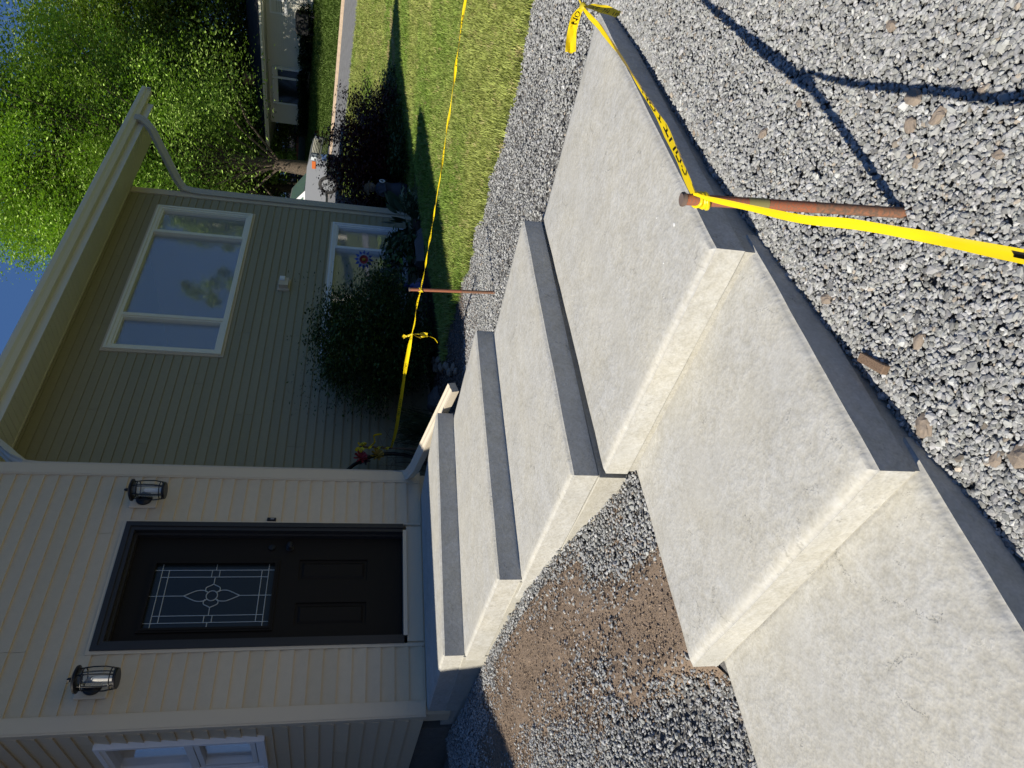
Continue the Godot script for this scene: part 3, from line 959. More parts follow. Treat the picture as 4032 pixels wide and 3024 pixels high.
	mb.box(Vector3(-12.0, -0.3, -9.0), Vector3(-0.9, 4.4, -0.85))
	mb.box(Vector3(-9.0, 4.5, -8.0), Vector3(0.6, 5.85, -1.3))  # upper storey added out of view to shade the entry's side wall
	mb.box(Vector3(-0.3, 3.6, -1.6), Vector3(0.6, 5.15, -0.18))  # unseen bay, added to block sun from the entry's side wall
	obj("wall", mb, M.vinyl, h)
	mb = MB.new()
	mb.hexa([Vector3(-9.4, 5.85, -1.02), Vector3(0.85, 5.85, -1.02), Vector3(0.85, 5.85, -8.4), Vector3(-9.4, 5.85, -8.4), Vector3(-6.0, 7.2, -3.8), Vector3(-2.5, 7.2, -3.8), Vector3(-2.5, 7.2, -5.2), Vector3(-6.0, 7.2, -5.2)])  # roof over the added storey, its eave set for the shade it casts
	obj("roof", mb, M.shingle, h)
	mb = MB.new()
	for q in [[Vector2(-12.0, 0.62), Vector2(-3.7, 0.47), Vector2(-2.75, -0.24), Vector2(-0.55, -0.1), Vector2(-0.5, -1.5), Vector2(1.3, -1.5), Vector2(1.3, -5.0), Vector2(-12.0, -5.0)]]:
		var lo := []
		var hi := []
		for p in q:
			lo.append(Vector3(p.x, 4.45 + 0.02 * 0, p.y))
			hi.append(Vector3(p.x, 4.5 if p.y > -2.0 else 6.0, p.y))
		mb.loft([lo, hi], true)
	obj("roof", mb, M.shingle, h)
	# --- front door
	front_door(h)
	# --- dryer vent on the wing wall
	mb = MB.new()
	mb.bevel_box(Vector3(7.86, 2.33, -1.452), Vector3(8.1, 2.49, -1.42), 0.004)
	var v := obj("wall_vent", mb, M.trim, h)
	mb = MB.new()
	mb.box(Vector3(7.9, 2.35, -1.42), Vector3(8.06, 2.475, -1.36))
	obj("vent_hood", mb, M.trim, v)
	mb = MB.new()
	mb.box(Vector3(7.99, 2.4, -1.36), Vector3(8.07, 2.47, -1.345))
	for k in 3: mb.box(Vector3(7.995, 2.407 + k * 0.022, -1.345), Vector3(8.065, 2.417 + k * 0.022, -1.339))
	obj("vent_grille", mb, M.white, v)

func front_door(h: Node3D) -> void:
	var mb := MB.new()   # beige J-channel round the door
	mb.box(Vector3(2.208, 0.78, 0.0), Vector3(2.232, 3.09, 0.02))
	mb.box(Vector3(3.258, 0.78, 0.0), Vector3(3.275, 3.09, 0.02))
	mb.box(Vector3(2.232, 3.066, 0.0), Vector3(3.258, 3.09, 0.02))
	obj("door_channel", mb, M.trim, h)
	mb = MB.new()   # dark brick mould, stepped
	for q in [[2.232, 2.27, 0.0, 0.03], [2.27, 2.3, -0.03, 0.018]]:
		mb.box(Vector3(q[0], 0.925, q[2]), Vector3(q[1], 3.066 - (q[0] - 2.232), q[3]))
		mb.box(Vector3(5.49 - q[1], 0.925, q[2]), Vector3(5.49 - q[0], 3.066 - (q[0] - 2.232), q[3]))
		mb.box(Vector3(q[1], 3.066 - (q[1] - 2.232), q[2]), Vector3(5.49 - q[1], 3.066 - (q[0] - 2.232), q[3]))
	mb.box(Vector3(2.3, 0.93, -0.14), Vector3(2.318, 2.998, -0.03))
	mb.box(Vector3(3.172, 0.93, -0.14), Vector3(3.19, 2.998, -0.03))
	mb.box(Vector3(2.318, 2.98, -0.14), Vector3(3.172, 2.998, -0.03))
	obj("door_frame", mb, M.door_trim, h)
	mb = MB.new()
	mb.box(Vector3(2.25, 0.778, -0.12), Vector3(3.24, 0.9, 0.012))
	obj("kick_board", mb, M.trim, h)
	mb = MB.new()
	mb.box(Vector3(2.29, 0.9, -0.14), Vector3(3.2, 0.93, 0.03))
	obj("sill", mb, M.alum, h)
	# slab with its lite and two raised panels
	var Z := -0.075
	mb = MB.new()
	wall_boxes(mb, 2.318, 3.172, 0.935, 2.98, Z - 0.045, Z, [[2.42, 2.945, 1.925, 2.8], [2.8, 2.98, 1.21, 1.745], [2.425, 2.612, 1.21, 1.745]])
	var d := obj("door", mb, M.door, h)
	for p in [[2.8, 2.98], [2.425, 2.612]]:
		mb = MB.new()
		mb.box(Vector3(p[0], 1.21, Z - 0.03), Vector3(p[1], 1.745, Z - 0.014))
		var r0 := [Vector3(p[0] + 0.022, 1.232, Z - 0.014), Vector3(p[1] - 0.022, 1.232, Z - 0.014), Vector3(p[1] - 0.022, 1.723, Z - 0.014), Vector3(p[0] + 0.022, 1.723, Z - 0.014)]
		var r1 := [Vector3(p[0] + 0.04, 1.25, Z - 0.002), Vector3(p[1] - 0.04, 1.25, Z - 0.002), Vector3(p[1] - 0.04, 1.705, Z - 0.002), Vector3(p[0] + 0.04, 1.705, Z - 0.002)]
		mb.loft([r0, r1], true)
		obj("panel", mb, M.door, d)
	mb = MB.new()
	frame_bars(mb, 2.39, 2.975, 1.895, 2.83, 0.03, Z, Z + 0.014)
	frame_bars(mb, 2.405, 2.96, 1.91, 2.815, 0.018, Z + 0.014, Z + 0.02)
	obj("lite_frame", mb, M.door, d)
	mb = MB.new()
	mb.box(Vector3(2.42, 1.925, Z - 0.02), Vector3(2.945, 2.8, Z - 0.012))
	obj("glass", mb, M.art_glass, d)
	# leaded pattern
	mb = MB.new()
	var zc := Z - 0.010
	var bar := func(a: Vector2, b: Vector2) -> void:
		mb.tube([Vector3(a.x, a.y, zc), Vector3(b.x, b.y, zc)], [0.0034, 0.0034], 6, false)
	var X0 := 2.42; var X1 := 2.945; var Y0 := 1.925; var Y1 := 2.8
	var cx := 2.6825; var cy := 2.362
	for x in [X0 + 0.05, X1 - 0.05]: bar.call(Vector2(x, Y0), Vector2(x, Y1))
	for y in [Y0 + 0.048, Y1 - 0.05]: bar.call(Vector2(X0, y), Vector2(X1, y))
	for x in [X0 + 0.105, X1 - 0.108]: bar.call(Vector2(x, Y0 + 0.048), Vector2(x, Y1 - 0.05))
	for y in [Y0 + 0.098, Y1 - 0.1]: bar.call(Vector2(X0 + 0.05, y), Vector2(X1 - 0.05, y))
	bar.call(Vector2(cx, Y0), Vector2(cx, cy - 0.2)); bar.call(Vector2(cx, cy + 0.2), Vector2(cx, Y1))
	bar.call(Vector2(X0, cy), Vector2(X0 + 0.05, cy)); bar.call(Vector2(X1 - 0.05, cy), Vector2(X1, cy))
	bar.call(Vector2(X0 + 0.105, cy), Vector2(cx - 0.095, cy)); bar.call(Vector2(X1 - 0.108, cy), Vector2(cx + 0.095, cy))
	for s in [-1, 1]:
		var xa: float = X0 + 0.05 if s < 0 else X1 - 0.108
		for yy in [cy - 0.028, cy + 0.028]: bar.call(Vector2(xa, yy), Vector2(xa + 0.056, yy))
	var curve := func(pts: Array) -> void:
		var c := Curve2D.new()
		for p in pts: c.add_point(p[0], p[1], p[2])
		var path := []
		var rr := []
		for q in c.tessellate(4, 3.0):
			path.append(Vector3(q.x, q.y, zc)); rr.append(0.0038)
		mb.tube(path, rr, 6, false)
	var O := Vector2.ZERO
	for s in [-1, 1]:
		for r in [-1, 1]:
			curve.call([[Vector2(cx, cy + s * 0.2), O, Vector2(r * 0.02, -s * 0.05)], [Vector2(cx + r * 0.045, cy + s * 0.085), Vector2(0, s * 0.04), Vector2(0, -s * 0.03)], [Vector2(cx + r * 0.026, cy + s * 0.03), Vector2(r * 0.012, s * 0.012), O]])
			curve.call([[Vector2(cx + r * 0.095, cy), O, Vector2(-r * 0.02, s * 0.03)], [Vector2(cx + r * 0.055, cy + s * 0.052), Vector2(r * 0.02, 0), Vector2(-r * 0.015, 0)], [Vector2(cx + r * 0.03, cy + s * 0.046), Vector2(r * 0.008, 0), O]])
	var ring := []
	var rr := []
	for k in 25:
		ring.append(Vector3(cx + cos(TAU * k / 24) * 0.04, cy + sin(TAU * k / 24) * 0.04, zc)); rr.append(0.0038)
	mb.tube(ring, rr, 6, false)
	obj("came", mb, M.came, d)
	mb = MB.new()
	mb.lathe(Vector3.ZERO, [Vector2(0.0, 0.0), Vector2(0.03, 0.0), Vector2(0.03, 0.008), Vector2(0.012, 0.012), Vector2(0.011, 0.03), Vector2(0.026, 0.042), Vector2(0.028, 0.055), Vector2(0.018, 0.066), Vector2(0.0, 0.068)], 18)
	mb.xf(Transform3D(Basis(Vector3.RIGHT, PI / 2), Vector3(3.085, 1.83, Z)))
	obj("handle", mb, M.black, d)
	mb = MB.new()
	mb.lathe(Vector3.ZERO, [Vector2(0.0, 0.0), Vector2(0.027, 0.0), Vector2(0.024, 0.014), Vector2(0.0, 0.016)], 18)
	mb.xf(Transform3D(Basis(Vector3.RIGHT, PI / 2), Vector3(3.085, 1.97, Z)))
	obj("lock", mb, M.black, d)

func lantern(at: Vector3, label: String) -> void:
	var t := thing("wall_lantern", at, label, "wall lantern", "lanterns either side of the front door")
	var mb := MB.new()
	mb.bevel_box(Vector3(-0.08, -0.1, 0.014), Vector3(0.08, 0.1, 0.034), 0.004)
	obj("mounting_block", mb, M.trim, t)
	mb = MB.new()
	mb.lathe(Vector3.ZERO, [Vector2(0.0, 0.0), Vector2(0.062, 0.0), Vector2(0.06, 0.012), Vector2(0.04, 0.03), Vector2(0.0, 0.036)], 24)
	mb.xf(Transform3D(Basis(Vector3.RIGHT, PI / 2), Vector3(0, 0, 0.034)))
	mb.tube([Vector3(0, 0.02, 0.06), Vector3(0, 0.06, 0.1), Vector3(0, 0.085, 0.14)], [0.012, 0.012, 0.012], 8)
	obj("arm", mb, M.black, t)
	var c := Vector3(0, -0.175, 0.155)
	mb = MB.new()
	mb.lathe(c, [Vector2(0.0, 0.228), Vector2(0.07, 0.228), Vector2(0.088, 0.236), Vector2(0.088, 0.246), Vector2(0.06, 0.26), Vector2(0.02, 0.266), Vector2(0.012, 0.268), Vector2(0.014, 0.285), Vector2(0.008, 0.3), Vector2(0.0, 0.302)], 28)
	obj("cap", mb, M.black, t)
	mb = MB.new()
	for k in 6:
		var a := TAU * (k + 0.5) / 6
		var d := Vector3(cos(a), 0, sin(a))
		mb.tube([c + d * 0.066 + Vector3(0, 0.23, 0), c + d * 0.076 + Vector3(0, 0.15, 0), c + d * 0.076 + Vector3(0, 0.08, 0), c + d * 0.062], [0.0045, 0.0045, 0.0045, 0.0045], 6)
	for y in [0.035, 0.2]:
		var ring := []
		var rr := []
		for k in 25:
			ring.append(c + Vector3(cos(TAU * k / 24), 0, sin(TAU * k / 24)) * (0.07 if y < 0.1 else 0.071) + Vector3(0, y, 0)); rr.append(0.004)
		mb.tube(ring, rr, 6, false)
	mb.lathe(c, [Vector2(0.0, -0.002), Vector2(0.064, -0.002), Vector2(0.067, 0.006), Vector2(0.066, 0.018), Vector2(0.05, 0.022), Vector2(0.0, 0.022)], 24)
	obj("cage", mb, M.black, t)
	mb = MB.new()
	mb.lathe(c, [Vector2(0.05, 0.022), Vector2(0.053, 0.1), Vector2(0.053, 0.226)], 24)
	obj("glass", mb, M.glass, t)
	mb = MB.new()
	mb.lathe(c, [Vector2(0.0, 0.022), Vector2(0.018, 0.022), Vector2(0.018, 0.12), Vector2(0.014, 0.15), Vector2(0.0, 0.16)], 16)
	obj("candle_sleeve", mb, M.shade, t)

# ------------------------------------------------------------------ stakes and tape
func stake(called: String, base: Vector3, top: Vector3, r: float, label: String) -> Node3D:
	var t := thing(called, base, label, "stake", "steel stakes holding the caution tape")
	var mb := MB.new()
	var d := (top - base).normalized()
	mb.tube([-d * 0.1, (top - base) * 0.42], [r, r], 14)
	obj("shaft", mb, M.bare_rust, t)
	mb = MB.new()
	mb.tube([(top - base) * 0.42, top - base], [r * 1.015, r * 1.015], 14)
	obj("painted_shaft", mb, M.rust, t)
	mb = MB.new()
	mb.tube([top - base - d * 0.004, top - base, top - base + d * 0.004, top - base + d * 0.006], [r * 1.1, r * 1.32, r * 1.28, r * 1.0], 14)
	obj("head", mb, mat(0.2, 0.15, 0.13, 0.7, 0.3), t)
	return t
# A folded ribbon through `path`; width, tilt (radians about the run) per point
func ribbon(path: Array, wid: Array, tilt: Array, u0: float, ulen: float, fold := 0.35, steps := 14) -> MB:
	var c := Curve3D.new()
	c.bake_interval = 0.01
	for i in path.size():
		var k: Vector3 = (path[mini(i + 1, path.size() - 1)] - path[maxi(i - 1, 0)]) / 6.0
		c.add_point(path[i], -k, k)
	var L := c.get_baked_length()
	var n := (path.size() - 1) * steps
	var mb := MB.new()
	var last := []
	for k in n + 1:
		var f := float(k) / n
		var seg := minf(f * (path.size() - 1), path.size() - 1.001)
		var i := int(seg)
		var g := seg - i
		var p: Vector3 = c.sample(i, g)
		var q: Vector3 = c.sample(i, minf(g + 0.02, 1.0)) - c.sample(i, maxf(g - 0.02, 0.0))
		var d := q.normalized()
		var w: float = lerpf(wid[i], wid[i + 1], g)
		var a: float = lerpf(tilt[i], tilt[i + 1], g)
		var side := d.cross(Vector3.UP).normalized()
		var up := side.cross(d)
		var s := side * cos(a) + up * sin(a)
		var o := d.cross(s)
		var row := []
		for j in 6:
			var e := j / 5.0 * 2.0 - 1.0
			var wav := (cos(e * PI) * 0.5 + sin(e * 5.0 + k * 0.35) * 0.22) * fold * w
			row.append([p + s * e * w * 0.5 + o * wav, Vector2(u0 + f * L / ulen, (e + 1) * 0.5)])
		if k > 0:
			for j in 5:
				var A = last[j]; var B = row[j]; var C2 = row[j + 1]; var D = last[j + 1]
				mb.triuv(A[0], B[0], C2[0], A[1], B[1], C2[1])
				mb.triuv(A[0], C2[0], D[0], A[1], C2[1], D[1])
		last = row
	return smoothed(mb)
func tapes() -> void:
	var V := func(x: float, y: float, z: float) -> Vector3: return Vector3(x, y, z)
	# stake 1 close to the camera
	var s := stake("tape_stake", V.call(1.3205, 0.16, 4.54), V.call(1.307, 0.712, 4.516), 0.0125, "rusty orange stake with tape wound round its head, beside the landing corner")
	var mb := MB.new()
	var d := (Vector3(1.307, 0.712, 4.516) - Vector3(1.3205, 0.16, 4.54)).normalized()
	mb.tube([d * 0.35, d * 0.4], [0.0135, 0.0135], 14, false)
	obj("tape_patch", mb, mat(0.24, 0.22, 0.09, 0.6), s)
	var tp := thing("caution_tape", V.call(1.309, 0.67, 4.52), "yellow caution tape pulled from the near stake along the landing edge and towards the camera", "tape", "runs of yellow caution tape")
	var rel := func(pts: Array, o: Vector3) -> Array:
		var r := []
		for p in pts: r.append(p - o)
		return r
	var o1 := Vector3(1.309, 0.67, 4.52)
	obj("tape_run", ribbon(rel.call([V.call(1.318, 0.668, 4.508), V.call(1.45, 0.662, 4.506), V.call(1.668, 0.646, 4.498), V.call(1.892, 0.65, 4.489), V.call(2.157, 0.657, 4.48), V.call(2.388, 0.669, 4.471), V.call(2.577, 0.695, 4.464), V.call(2.83, 0.72, 4.5)], o1), [0.03, 0.036, 0.037, 0.03, 0.027, 0.042, 0.016, 0.016], [0.5, 0.3, 0.3, 0.7, 0.9, 0.5, 0.4, 0.4], 0.86, 1.3, 0.2), M.tape, tp)
	obj("tape_run", ribbon(rel.call([V.call(1.306, 0.698, 4.534), V.call(1.26, 0.676, 4.552), V.call(1.16, 0.634, 4.6), V.call(1.05, 0.606, 4.655), V.call(0.964, 0.572, 4.708), V.call(0.857, 0.532, 4.765), V.call(0.77, 0.53, 4.81), V.call(0.6, 0.535, 4.9)], o1), [0.012, 0.016, 0.018, 0.02, 0.021, 0.022, 0.023, 0.024], [-0.9, -0.8, -0.65, -0.6, -0.6, -0.6, -0.6, -0.6], 0.42, 1.25, 0.14), M.tape, tp)
	mb = MB.new()   # turns of tape round the stake head
	for k in 3:
		var path := []
		var rr := []
		for i in 13:
			var a := TAU * i / 12.0
			path.append(Vector3(cos(a) * 0.0145, -0.012 + k * 0.011 + 0.006 * sin(a + k), sin(a) * 0.0145) + Vector3(0, 0.0, -0.003)); rr.append(0.0065 - 0.001 * k)
		mb.tube(path, rr, 6, false)
	obj("tape_wrap", mb, M.tape, tp)
	# knot at the far landing corner with two tails
	var kn := Vector3(2.577, 0.695, 4.464)
	mb = MB.new()
	mb.ball(kn - o1, Vector3(0.018, 0.012, 0.015), 10)
	obj("tape_knot", mb, mat(0.5, 0.42, 0.02, 0.4), tp)
	obj("tape_tail", ribbon(rel.call([kn, kn + Vector3(-0.02, 0.02, -0.03), kn + Vector3(-0.05, 0.028, -0.075), kn + Vector3(-0.1, 0.03, -0.12)], o1), [0.01, 0.03, 0.034, 0.038], [1.3, 1.2, 1.1, 1.2], 0.22, 0.5, 0.3), M.tape, tp)
	obj("tape_tail", ribbon(rel.call([kn, kn + Vector3(-0.02, -0.025, 0.01), kn + Vector3(-0.06, -0.06, 0.02), kn + Vector3(-0.1, -0.1, 0.025)], o1), [0.012, 0.035, 0.04, 0.035], [1.2, 1.0, 1.0, 1.1], 0.0, 0.19, 0.15), M.tape_made, tp)
	stake("tape_stake", V.call(2.86, 0.28, 4.52), V.call(2.85, 1.09, 4.5), 0.0125, "rusty stake at the far corner of the landing where the tape tails hang")
	# stake 2 by the lawn with the long thin run
	stake("tape_stake", V.call(4.249, 0.34, 1.8), V.call(4.203, 1.023, 1.8), 0.0125, "rusty orange stake standing in the gravel between steps and lawn")
	var o2 := Vector3(4.2, 0.94, 1.8)
	tp = thing("caution_tape", o2, "thin twisted yellow caution tape strung past the stake by the lawn to the house", "tape", "runs of yellow caution tape")
	var pts := []
	var wd := []
	var tl := []
	var n := 26
	for k in n + 1:
		var f := float(k) / n
		pts.append(Vector3(4.19, 0.94, 1.81).lerp(Vector3(2.85, 1.06, 4.5), f) - Vector3(0, 0.012 * sin(f * PI) - 0.01 * f, 0))
		wd.append(0.0085 + 0.004 * sin(k * 1.9))
		tl.append(k * 1.15)
	obj("tape_run", ribbon(rel.call(pts, o2), wd, tl, 0.0, 0.8, 0.3, 5), M.tape, tp)
	pts = [V.call(4.2, 0.938, 1.79), V.call(4.24, 0.951, 1.613), V.call(4.29, 0.945, 1.369), V.call(4.323, 0.949, 1.227)]
	obj("tape_run", ribbon(rel.call(pts, o2), [0.008, 0.014, 0.01, 0.01], [0.0, 2.0, 4.2, 6.0], 0.0, 0.8, 0.3, 10), M.tape, tp)
	pts = [V.call(4.323, 0.949, 1.227), V.call(4.36, 0.953, 1.06), V.call(4.41, 0.956, 0.8), V.call(4.47, 0.954, 0.55), V.call(4.53, 0.95, 0.262), V.call(4.61, 0.948, -0.12), V.call(4.692, 0.947, -0.492), V.call(4.775, 0.965, -0.89)]
	obj("tape_run", ribbon(rel.call(pts, o2), [0.008, 0.03, 0.034, 0.026, 0.03, 0.034, 0.034, 0.02], [1.3, 1.4, 1.5, 1.7, 1.4, 1.5, 1.6, 1.4], 0.12, 0.7, 0.12, 10), M.tape, tp)
	var k2 := Vector3(4.323, 0.949, 1.227)
	mb = MB.new()
	mb.ball(k2 - o2, Vector3(0.009, 0.012, 0.012), 10)
	obj("tape_knot", mb, mat(0.6, 0.48, 0.02, 0.4), tp)
	obj("tape_tail", ribbon(rel.call([k2, k2 + Vector3(0.0, 0.03, -0.02), k2 + Vector3(0.01, 0.055, -0.035), k2 + Vector3(0.005, 0.07, -0.05)], o2), [0.008, 0.02, 0.03, 0.022], [1.2, 1.2, 1.0, 1.4], 0.0, 0.4, 0.2), M.tape, tp)
	obj("tape_tail", ribbon(rel.call([k2, k2 + Vector3(-0.01, -0.04, 0.015), k2 + Vector3(-0.015, -0.085, 0.02), k2 + Vector3(-0.02, -0.125, 0.02)], o2), [0.008, 0.026, 0.036, 0.034], [1.2, 1.1, 1.1, 1.0], 0.05, 0.3, 0.2), M.tape, tp)
	obj("tape_tail", ribbon(rel.call([k2, k2 + Vector3(0.0, -0.07, -0.03), k2 + Vector3(0.01, -0.13, -0.02), k2 + Vector3(0.02, -0.19, -0.05), k2 + Vector3(0.02, -0.225, -0.1)], o2), [0.006, 0.026, 0.012, 0.006, 0.004], [0.6, 0.5, 1.0, 1.2, 1.4], 0.0, 0.4, 0.2), M.tape, tp)
	mb = MB.new()
	for k in 3:
		var path := []
		var rr := []
		for i in 13:
			var a := TAU * i / 12.0
			path.append(Vector3(cos(a) * 0.014 + 0.006, -0.012 + k * 0.011 + 0.008 * sin(a + k), sin(a) * 0.014)); rr.append(0.004)
		mb.tube(path, rr, 6, false)
	obj("tape_wrap", mb, M.tape, tp)
	# dark rod by the house, tape spiralled round its top
	var rb := Vector3(4.766, 0.52, -0.9)
	var rod := thing("tape_rod", rb, "thin brown rod near the house corner with tape spiralled up to a yellow bow", "stake", "steel stakes holding the caution tape")
	mb = MB.new()
	mb.tube([Vector3(0, -0.1, 0), Vector3(0.02, 0.78, 0)], [0.011, 0.01], 10)
	obj("shaft", mb, mat(0.14, 0.09, 0.06, 0.8), rod)
	var sp := []
	wd = []
	tl = []
	for k in 25:
		var f := k / 24.0
		sp.append(Vector3(0.012 + cos(f * TAU * 3) * 0.014, 0.45 + f * 0.28, sin(f * TAU * 3) * 0.014)); wd.append(0.026); tl.append(1.3)
	var tw := obj("tape_spiral", ribbon(sp, wd, tl, 0.0, 0.5, 0.1, 3), M.tape, rod)
	rng.seed = 77
	for k in 9:
		var a := rng.randf() * TAU
		var e := Vector3(cos(a) * 0.06, rng.randf_range(-0.05, 0.07), sin(a) * 0.06)
		var b0 := Vector3(0.018, 0.745, 0)
		obj("bow_loop", ribbon([b0, b0 + e * 0.5 + Vector3(0, 0.02, 0), b0 + e], [0.012, 0.042, 0.02], [a, a + 0.6, a + 1.0], 0.1 * k, 0.4, 0.3, 6), M.tape, rod)
	obj("tape_tail", ribbon([Vector3(0.016, 0.68, 0), Vector3(0.06, 0.62, 0.03), Vector3(0.13, 0.63, 0.05), Vector3(0.15, 0.55, 0.06)], [0.012, 0.03, 0.045, 0.02], [1.0, 0.6, 0.3, 0.8], 0.0, 0.4, 0.2, 6), M.tape, rod)

# ------------------------------------------------------------------ loose stones, wood scraps, garden things
func rock(called: String, at: Vector3, size: Vector3, sd: int, m: Material, label: String, cat: String, group := "") -> void:
	var mb := MB.new()
	mb.ball(Vector3.ZERO, size, 12)
	var f := noise(0.9, sd, 2)
	for i in mb.v.size():
		var q := mb.v[i] / size
		var k := 1.0 + 0.32 * f.get_noise_3dv(q * 1.1) + 0.15 * f.get_noise_3dv(q * 3.0 + Vector3(9, 9, 9))
		mb.v[i] = mb.v[i] * k
	for i in range(0, mb.v.size(), 3):
		var nn := (mb.v[i + 2] - mb.v[i]).cross(mb.v[i + 1] - mb.v[i]).normalized()
		mb.n[i] = nn; mb.n[i + 1] = nn; mb.n[i + 2] = nn
	mb.xf(Transform3D(Basis(Vector3.UP, sd * 1.3), Vector3.ZERO))
	var o := obj(called, mb, m)
	o.position = at
	tag(o, label, cat, group)
func small_things() -> void:
	var L := [
		[0.92, 4.24, 0.03, "pointed tan stone lying against the middle walk slab's shadow edge"], [0.733, 4.37, 0.036, "largest flat tan stone in the gravel nearest the lowest walk slab"], [0.77, 4.314, 0.018, "small tan stone beside the largest flat one near the lowest slab"],
		[1.486, 4.742, 0.027, "long brown flat stone, upper of three close together in the near gravel"], [1.392, 4.744, 0.022, "squarish brown stone, lowest of three close together in the near gravel"], [1.448, 4.693, 0.022, "tilted brown stone, leftmost of three close together in the near gravel"],
		[1.907, 4.415, 0.02, "pale oval tan stone in the gravel halfway along the landing"], [1.367, 4.642, 0.015, "small dark tan stone in the gravel behind the near stake"], [1.199, 4.763, 0.015, "reddish stone nearest the yellow tape at the frame edge"],
		[2.473, 4.55, 0.018, "tan stone touching the stake shadow at the top of the gravel"], [1.849, 4.543, 0.014, "small tan stone beside the middle of the stake shadow"], [3.072, 4.142, 0.024, "brown stone off the landing's far corner, upper of a touching pair"], [3.064, 4.09, 0.026, "speckled tan stone off the landing's far corner, lower of a touching pair"],
		[1.344, 4.25, 0.02, "tan stone in the gravel near the landing's lower corner"], [1.061, 4.373, 0.02, "flat tan stone in the gravel below the wood scrap"], [1.672, 4.827, 0.018, "tan stone in the fork of the tape shadows"], [2.283, 4.216, 0.014, "tan stone close under the landing's long edge"], [1.33, 4.834, 0.013, "small tan stone closest to the right frame edge"]]
	for k in L.size():
		var a = L[k]
		rock("stone", Vector3(a[0], height(a[0], a[1]) + 0.012, a[1]), Vector3(a[2], a[2] * 0.42, a[2] * 0.72), 60 + k, M.tan_rock, a[3], "stone", "tan stones among the grey gravel")
	var mb := MB.new()
	mb.bevel_box(Vector3(-0.045, 0, -0.012), Vector3(0.045, 0.02, 0.012), 0.002)
	var w := obj("wood_scrap", mb, M.weathered_wood)
	w.position = Vector3(1.11, height(1.11, 4.245) + 0.012, 4.245)
	w.rotation = Vector3(0.1, 0.42, 0.05)
	tag(w, "short offcut of brown weathered wood lying on gravel by the middle slab", "wood scrap")
	rock("boulder", Vector3(5.55, 0.44, -0.98), Vector3(0.17, 0.1, 0.15), 91, M.grey_rock, "rounded brown boulder in the shaded bed behind the steps", "boulder")
	# edging stones of the planting bed
	mb = MB.new()
	mb.loft([[Vector3(-0.42, 0, 0.1), Vector3(0.36, 0, 0.12), Vector3(0.45, 0, -0.05), Vector3(-0.3, 0, -0.14)], [Vector3(-0.4, 0.1, 0.07), Vector3(0.0, 0.13, 0.08), Vector3(0.44, 0.07, -0.04), Vector3(-0.25, 0.12, -0.12)]], true)
	var e := obj("edging_stone", mb, M.grey_rock)
	e.position = Vector3(8.25, 0.545, -0.78)
	tag(e, "long angular grey edging stone at the front of the shaded bed", "edging stone")
	rock("edging_stone", Vector3(7.42, 0.6, -0.8), Vector3(0.13, 0.08, 0.1), 93, M.grey_rock, "small rounded edging stone beside the metal flower's stem", "edging stone")
	for k in 11:
		var x := 5.0 + 0.11 * k + 0.03 * sin(k * 3.0)
		var z := 0.12 - 0.1 * k + 0.05 * sin(k * 2.1)
		rock("bed_rock", Vector3(x, height(x, z) + 0.02, z), Vector3(0.05, 0.03, 0.04) * (0.8 + 0.4 * fposmod(k * 0.37, 1.0)), 110 + k, M.tan_rock, "pinkish rock edging the shaded bed, number %s from the steps" % ["one", "two", "three", "four", "five", "six", "seven", "eight", "nine", "ten", "eleven"][k], "rock", "rocks edging the bed")
	# metal flower on a stem
	var f := thing("metal_flower", Vector3(7.77, 0.53, -0.76), "painted metal flower with blue and pink petals on a thin dark stem", "garden ornament")
	mb = MB.new()
	mb.tube([Vector3(0, -0.05, 0), Vector3(0.01, 0.5, 0), Vector3(0.03, 0.82, 0.02)], [0.005, 0.005, 0.004], 6)
	obj("stem", mb, M.black, f)
	var c := Vector3(0.03, 0.82, 0.03)
	var face := Transform3D(Basis.looking_at(Vector3(0.75, 0.0, -0.65), Vector3.UP), c)
	for ringk in 2:
		for k in 12:
			var a := TAU * (k + 0.5 * ringk) / 12
			var dd := Vector3(cos(a), sin(a), 0)
			var s := Vector3(-sin(a), cos(a), 0)
			mb = MB.new()
			var l := 0.13 if ringk == 0 else 0.095
			var zz := -0.03 if ringk == 0 else 0.0
			mb.col = Color(0.35, 0.06, 0.07)
			mb.quad(dd * 0.02 - s * 0.01 + Vector3(0, 0, zz), dd * 0.02 + s * 0.01 + Vector3(0, 0, zz), dd * l * 0.6 + s * 0.024 + Vector3(0, 0, zz + 0.02), dd * l * 0.6 - s * 0.024 + Vector3(0, 0, zz + 0.02))
			mb.col = Color(0.05, 0.1, 0.42) if ringk == 0 else Color(0.3, 0.36, 0.5)
			mb.tri(dd * l * 0.6 - s * 0.024 + Vector3(0, 0, zz + 0.02), dd * l * 0.6 + s * 0.024 + Vector3(0, 0, zz + 0.02), dd * l + Vector3(0, 0, zz + 0.01))
			mb.xf(face)
			obj("petal", mb, M.paint, f)
	mb = MB.new()
	mb.ball(c + face.basis * Vector3(0, 0, 0.012), Vector3(0.026, 0.026, 0.02), 10)
	obj("flower_eye", mb, mat(0.4, 0.22, 0.02, 0.5), f)
	for q in [[0.46, 0.1, 1], [0.3, 0.09, -1]]:
		mb = MB.new()
		var b0 := Vector3(0.01, q[0], 0)
		var sd: float = q[2]
		mb.col = Color(0.12, 0.22, 0.04)
		mb.quad(b0, b0 + Vector3(-sd * 0.05, 0.0, 0.03), b0 + Vector3(-sd * 0.12, 0.03, 0.05), b0 + Vector3(-sd * 0.05, 0.06, 0.04))
		obj("leaf", mb, M.paint, f)
	# black hoop planter with artificial blooms by the entry corner
	var hp := thing("hoop_planter", Vector3(4.35, 0.5, -1.2), "black metal hoop with red and yellow blooms behind the entry corner", "planter")
	mb = MB.new()
	var path := []
	var rr := []
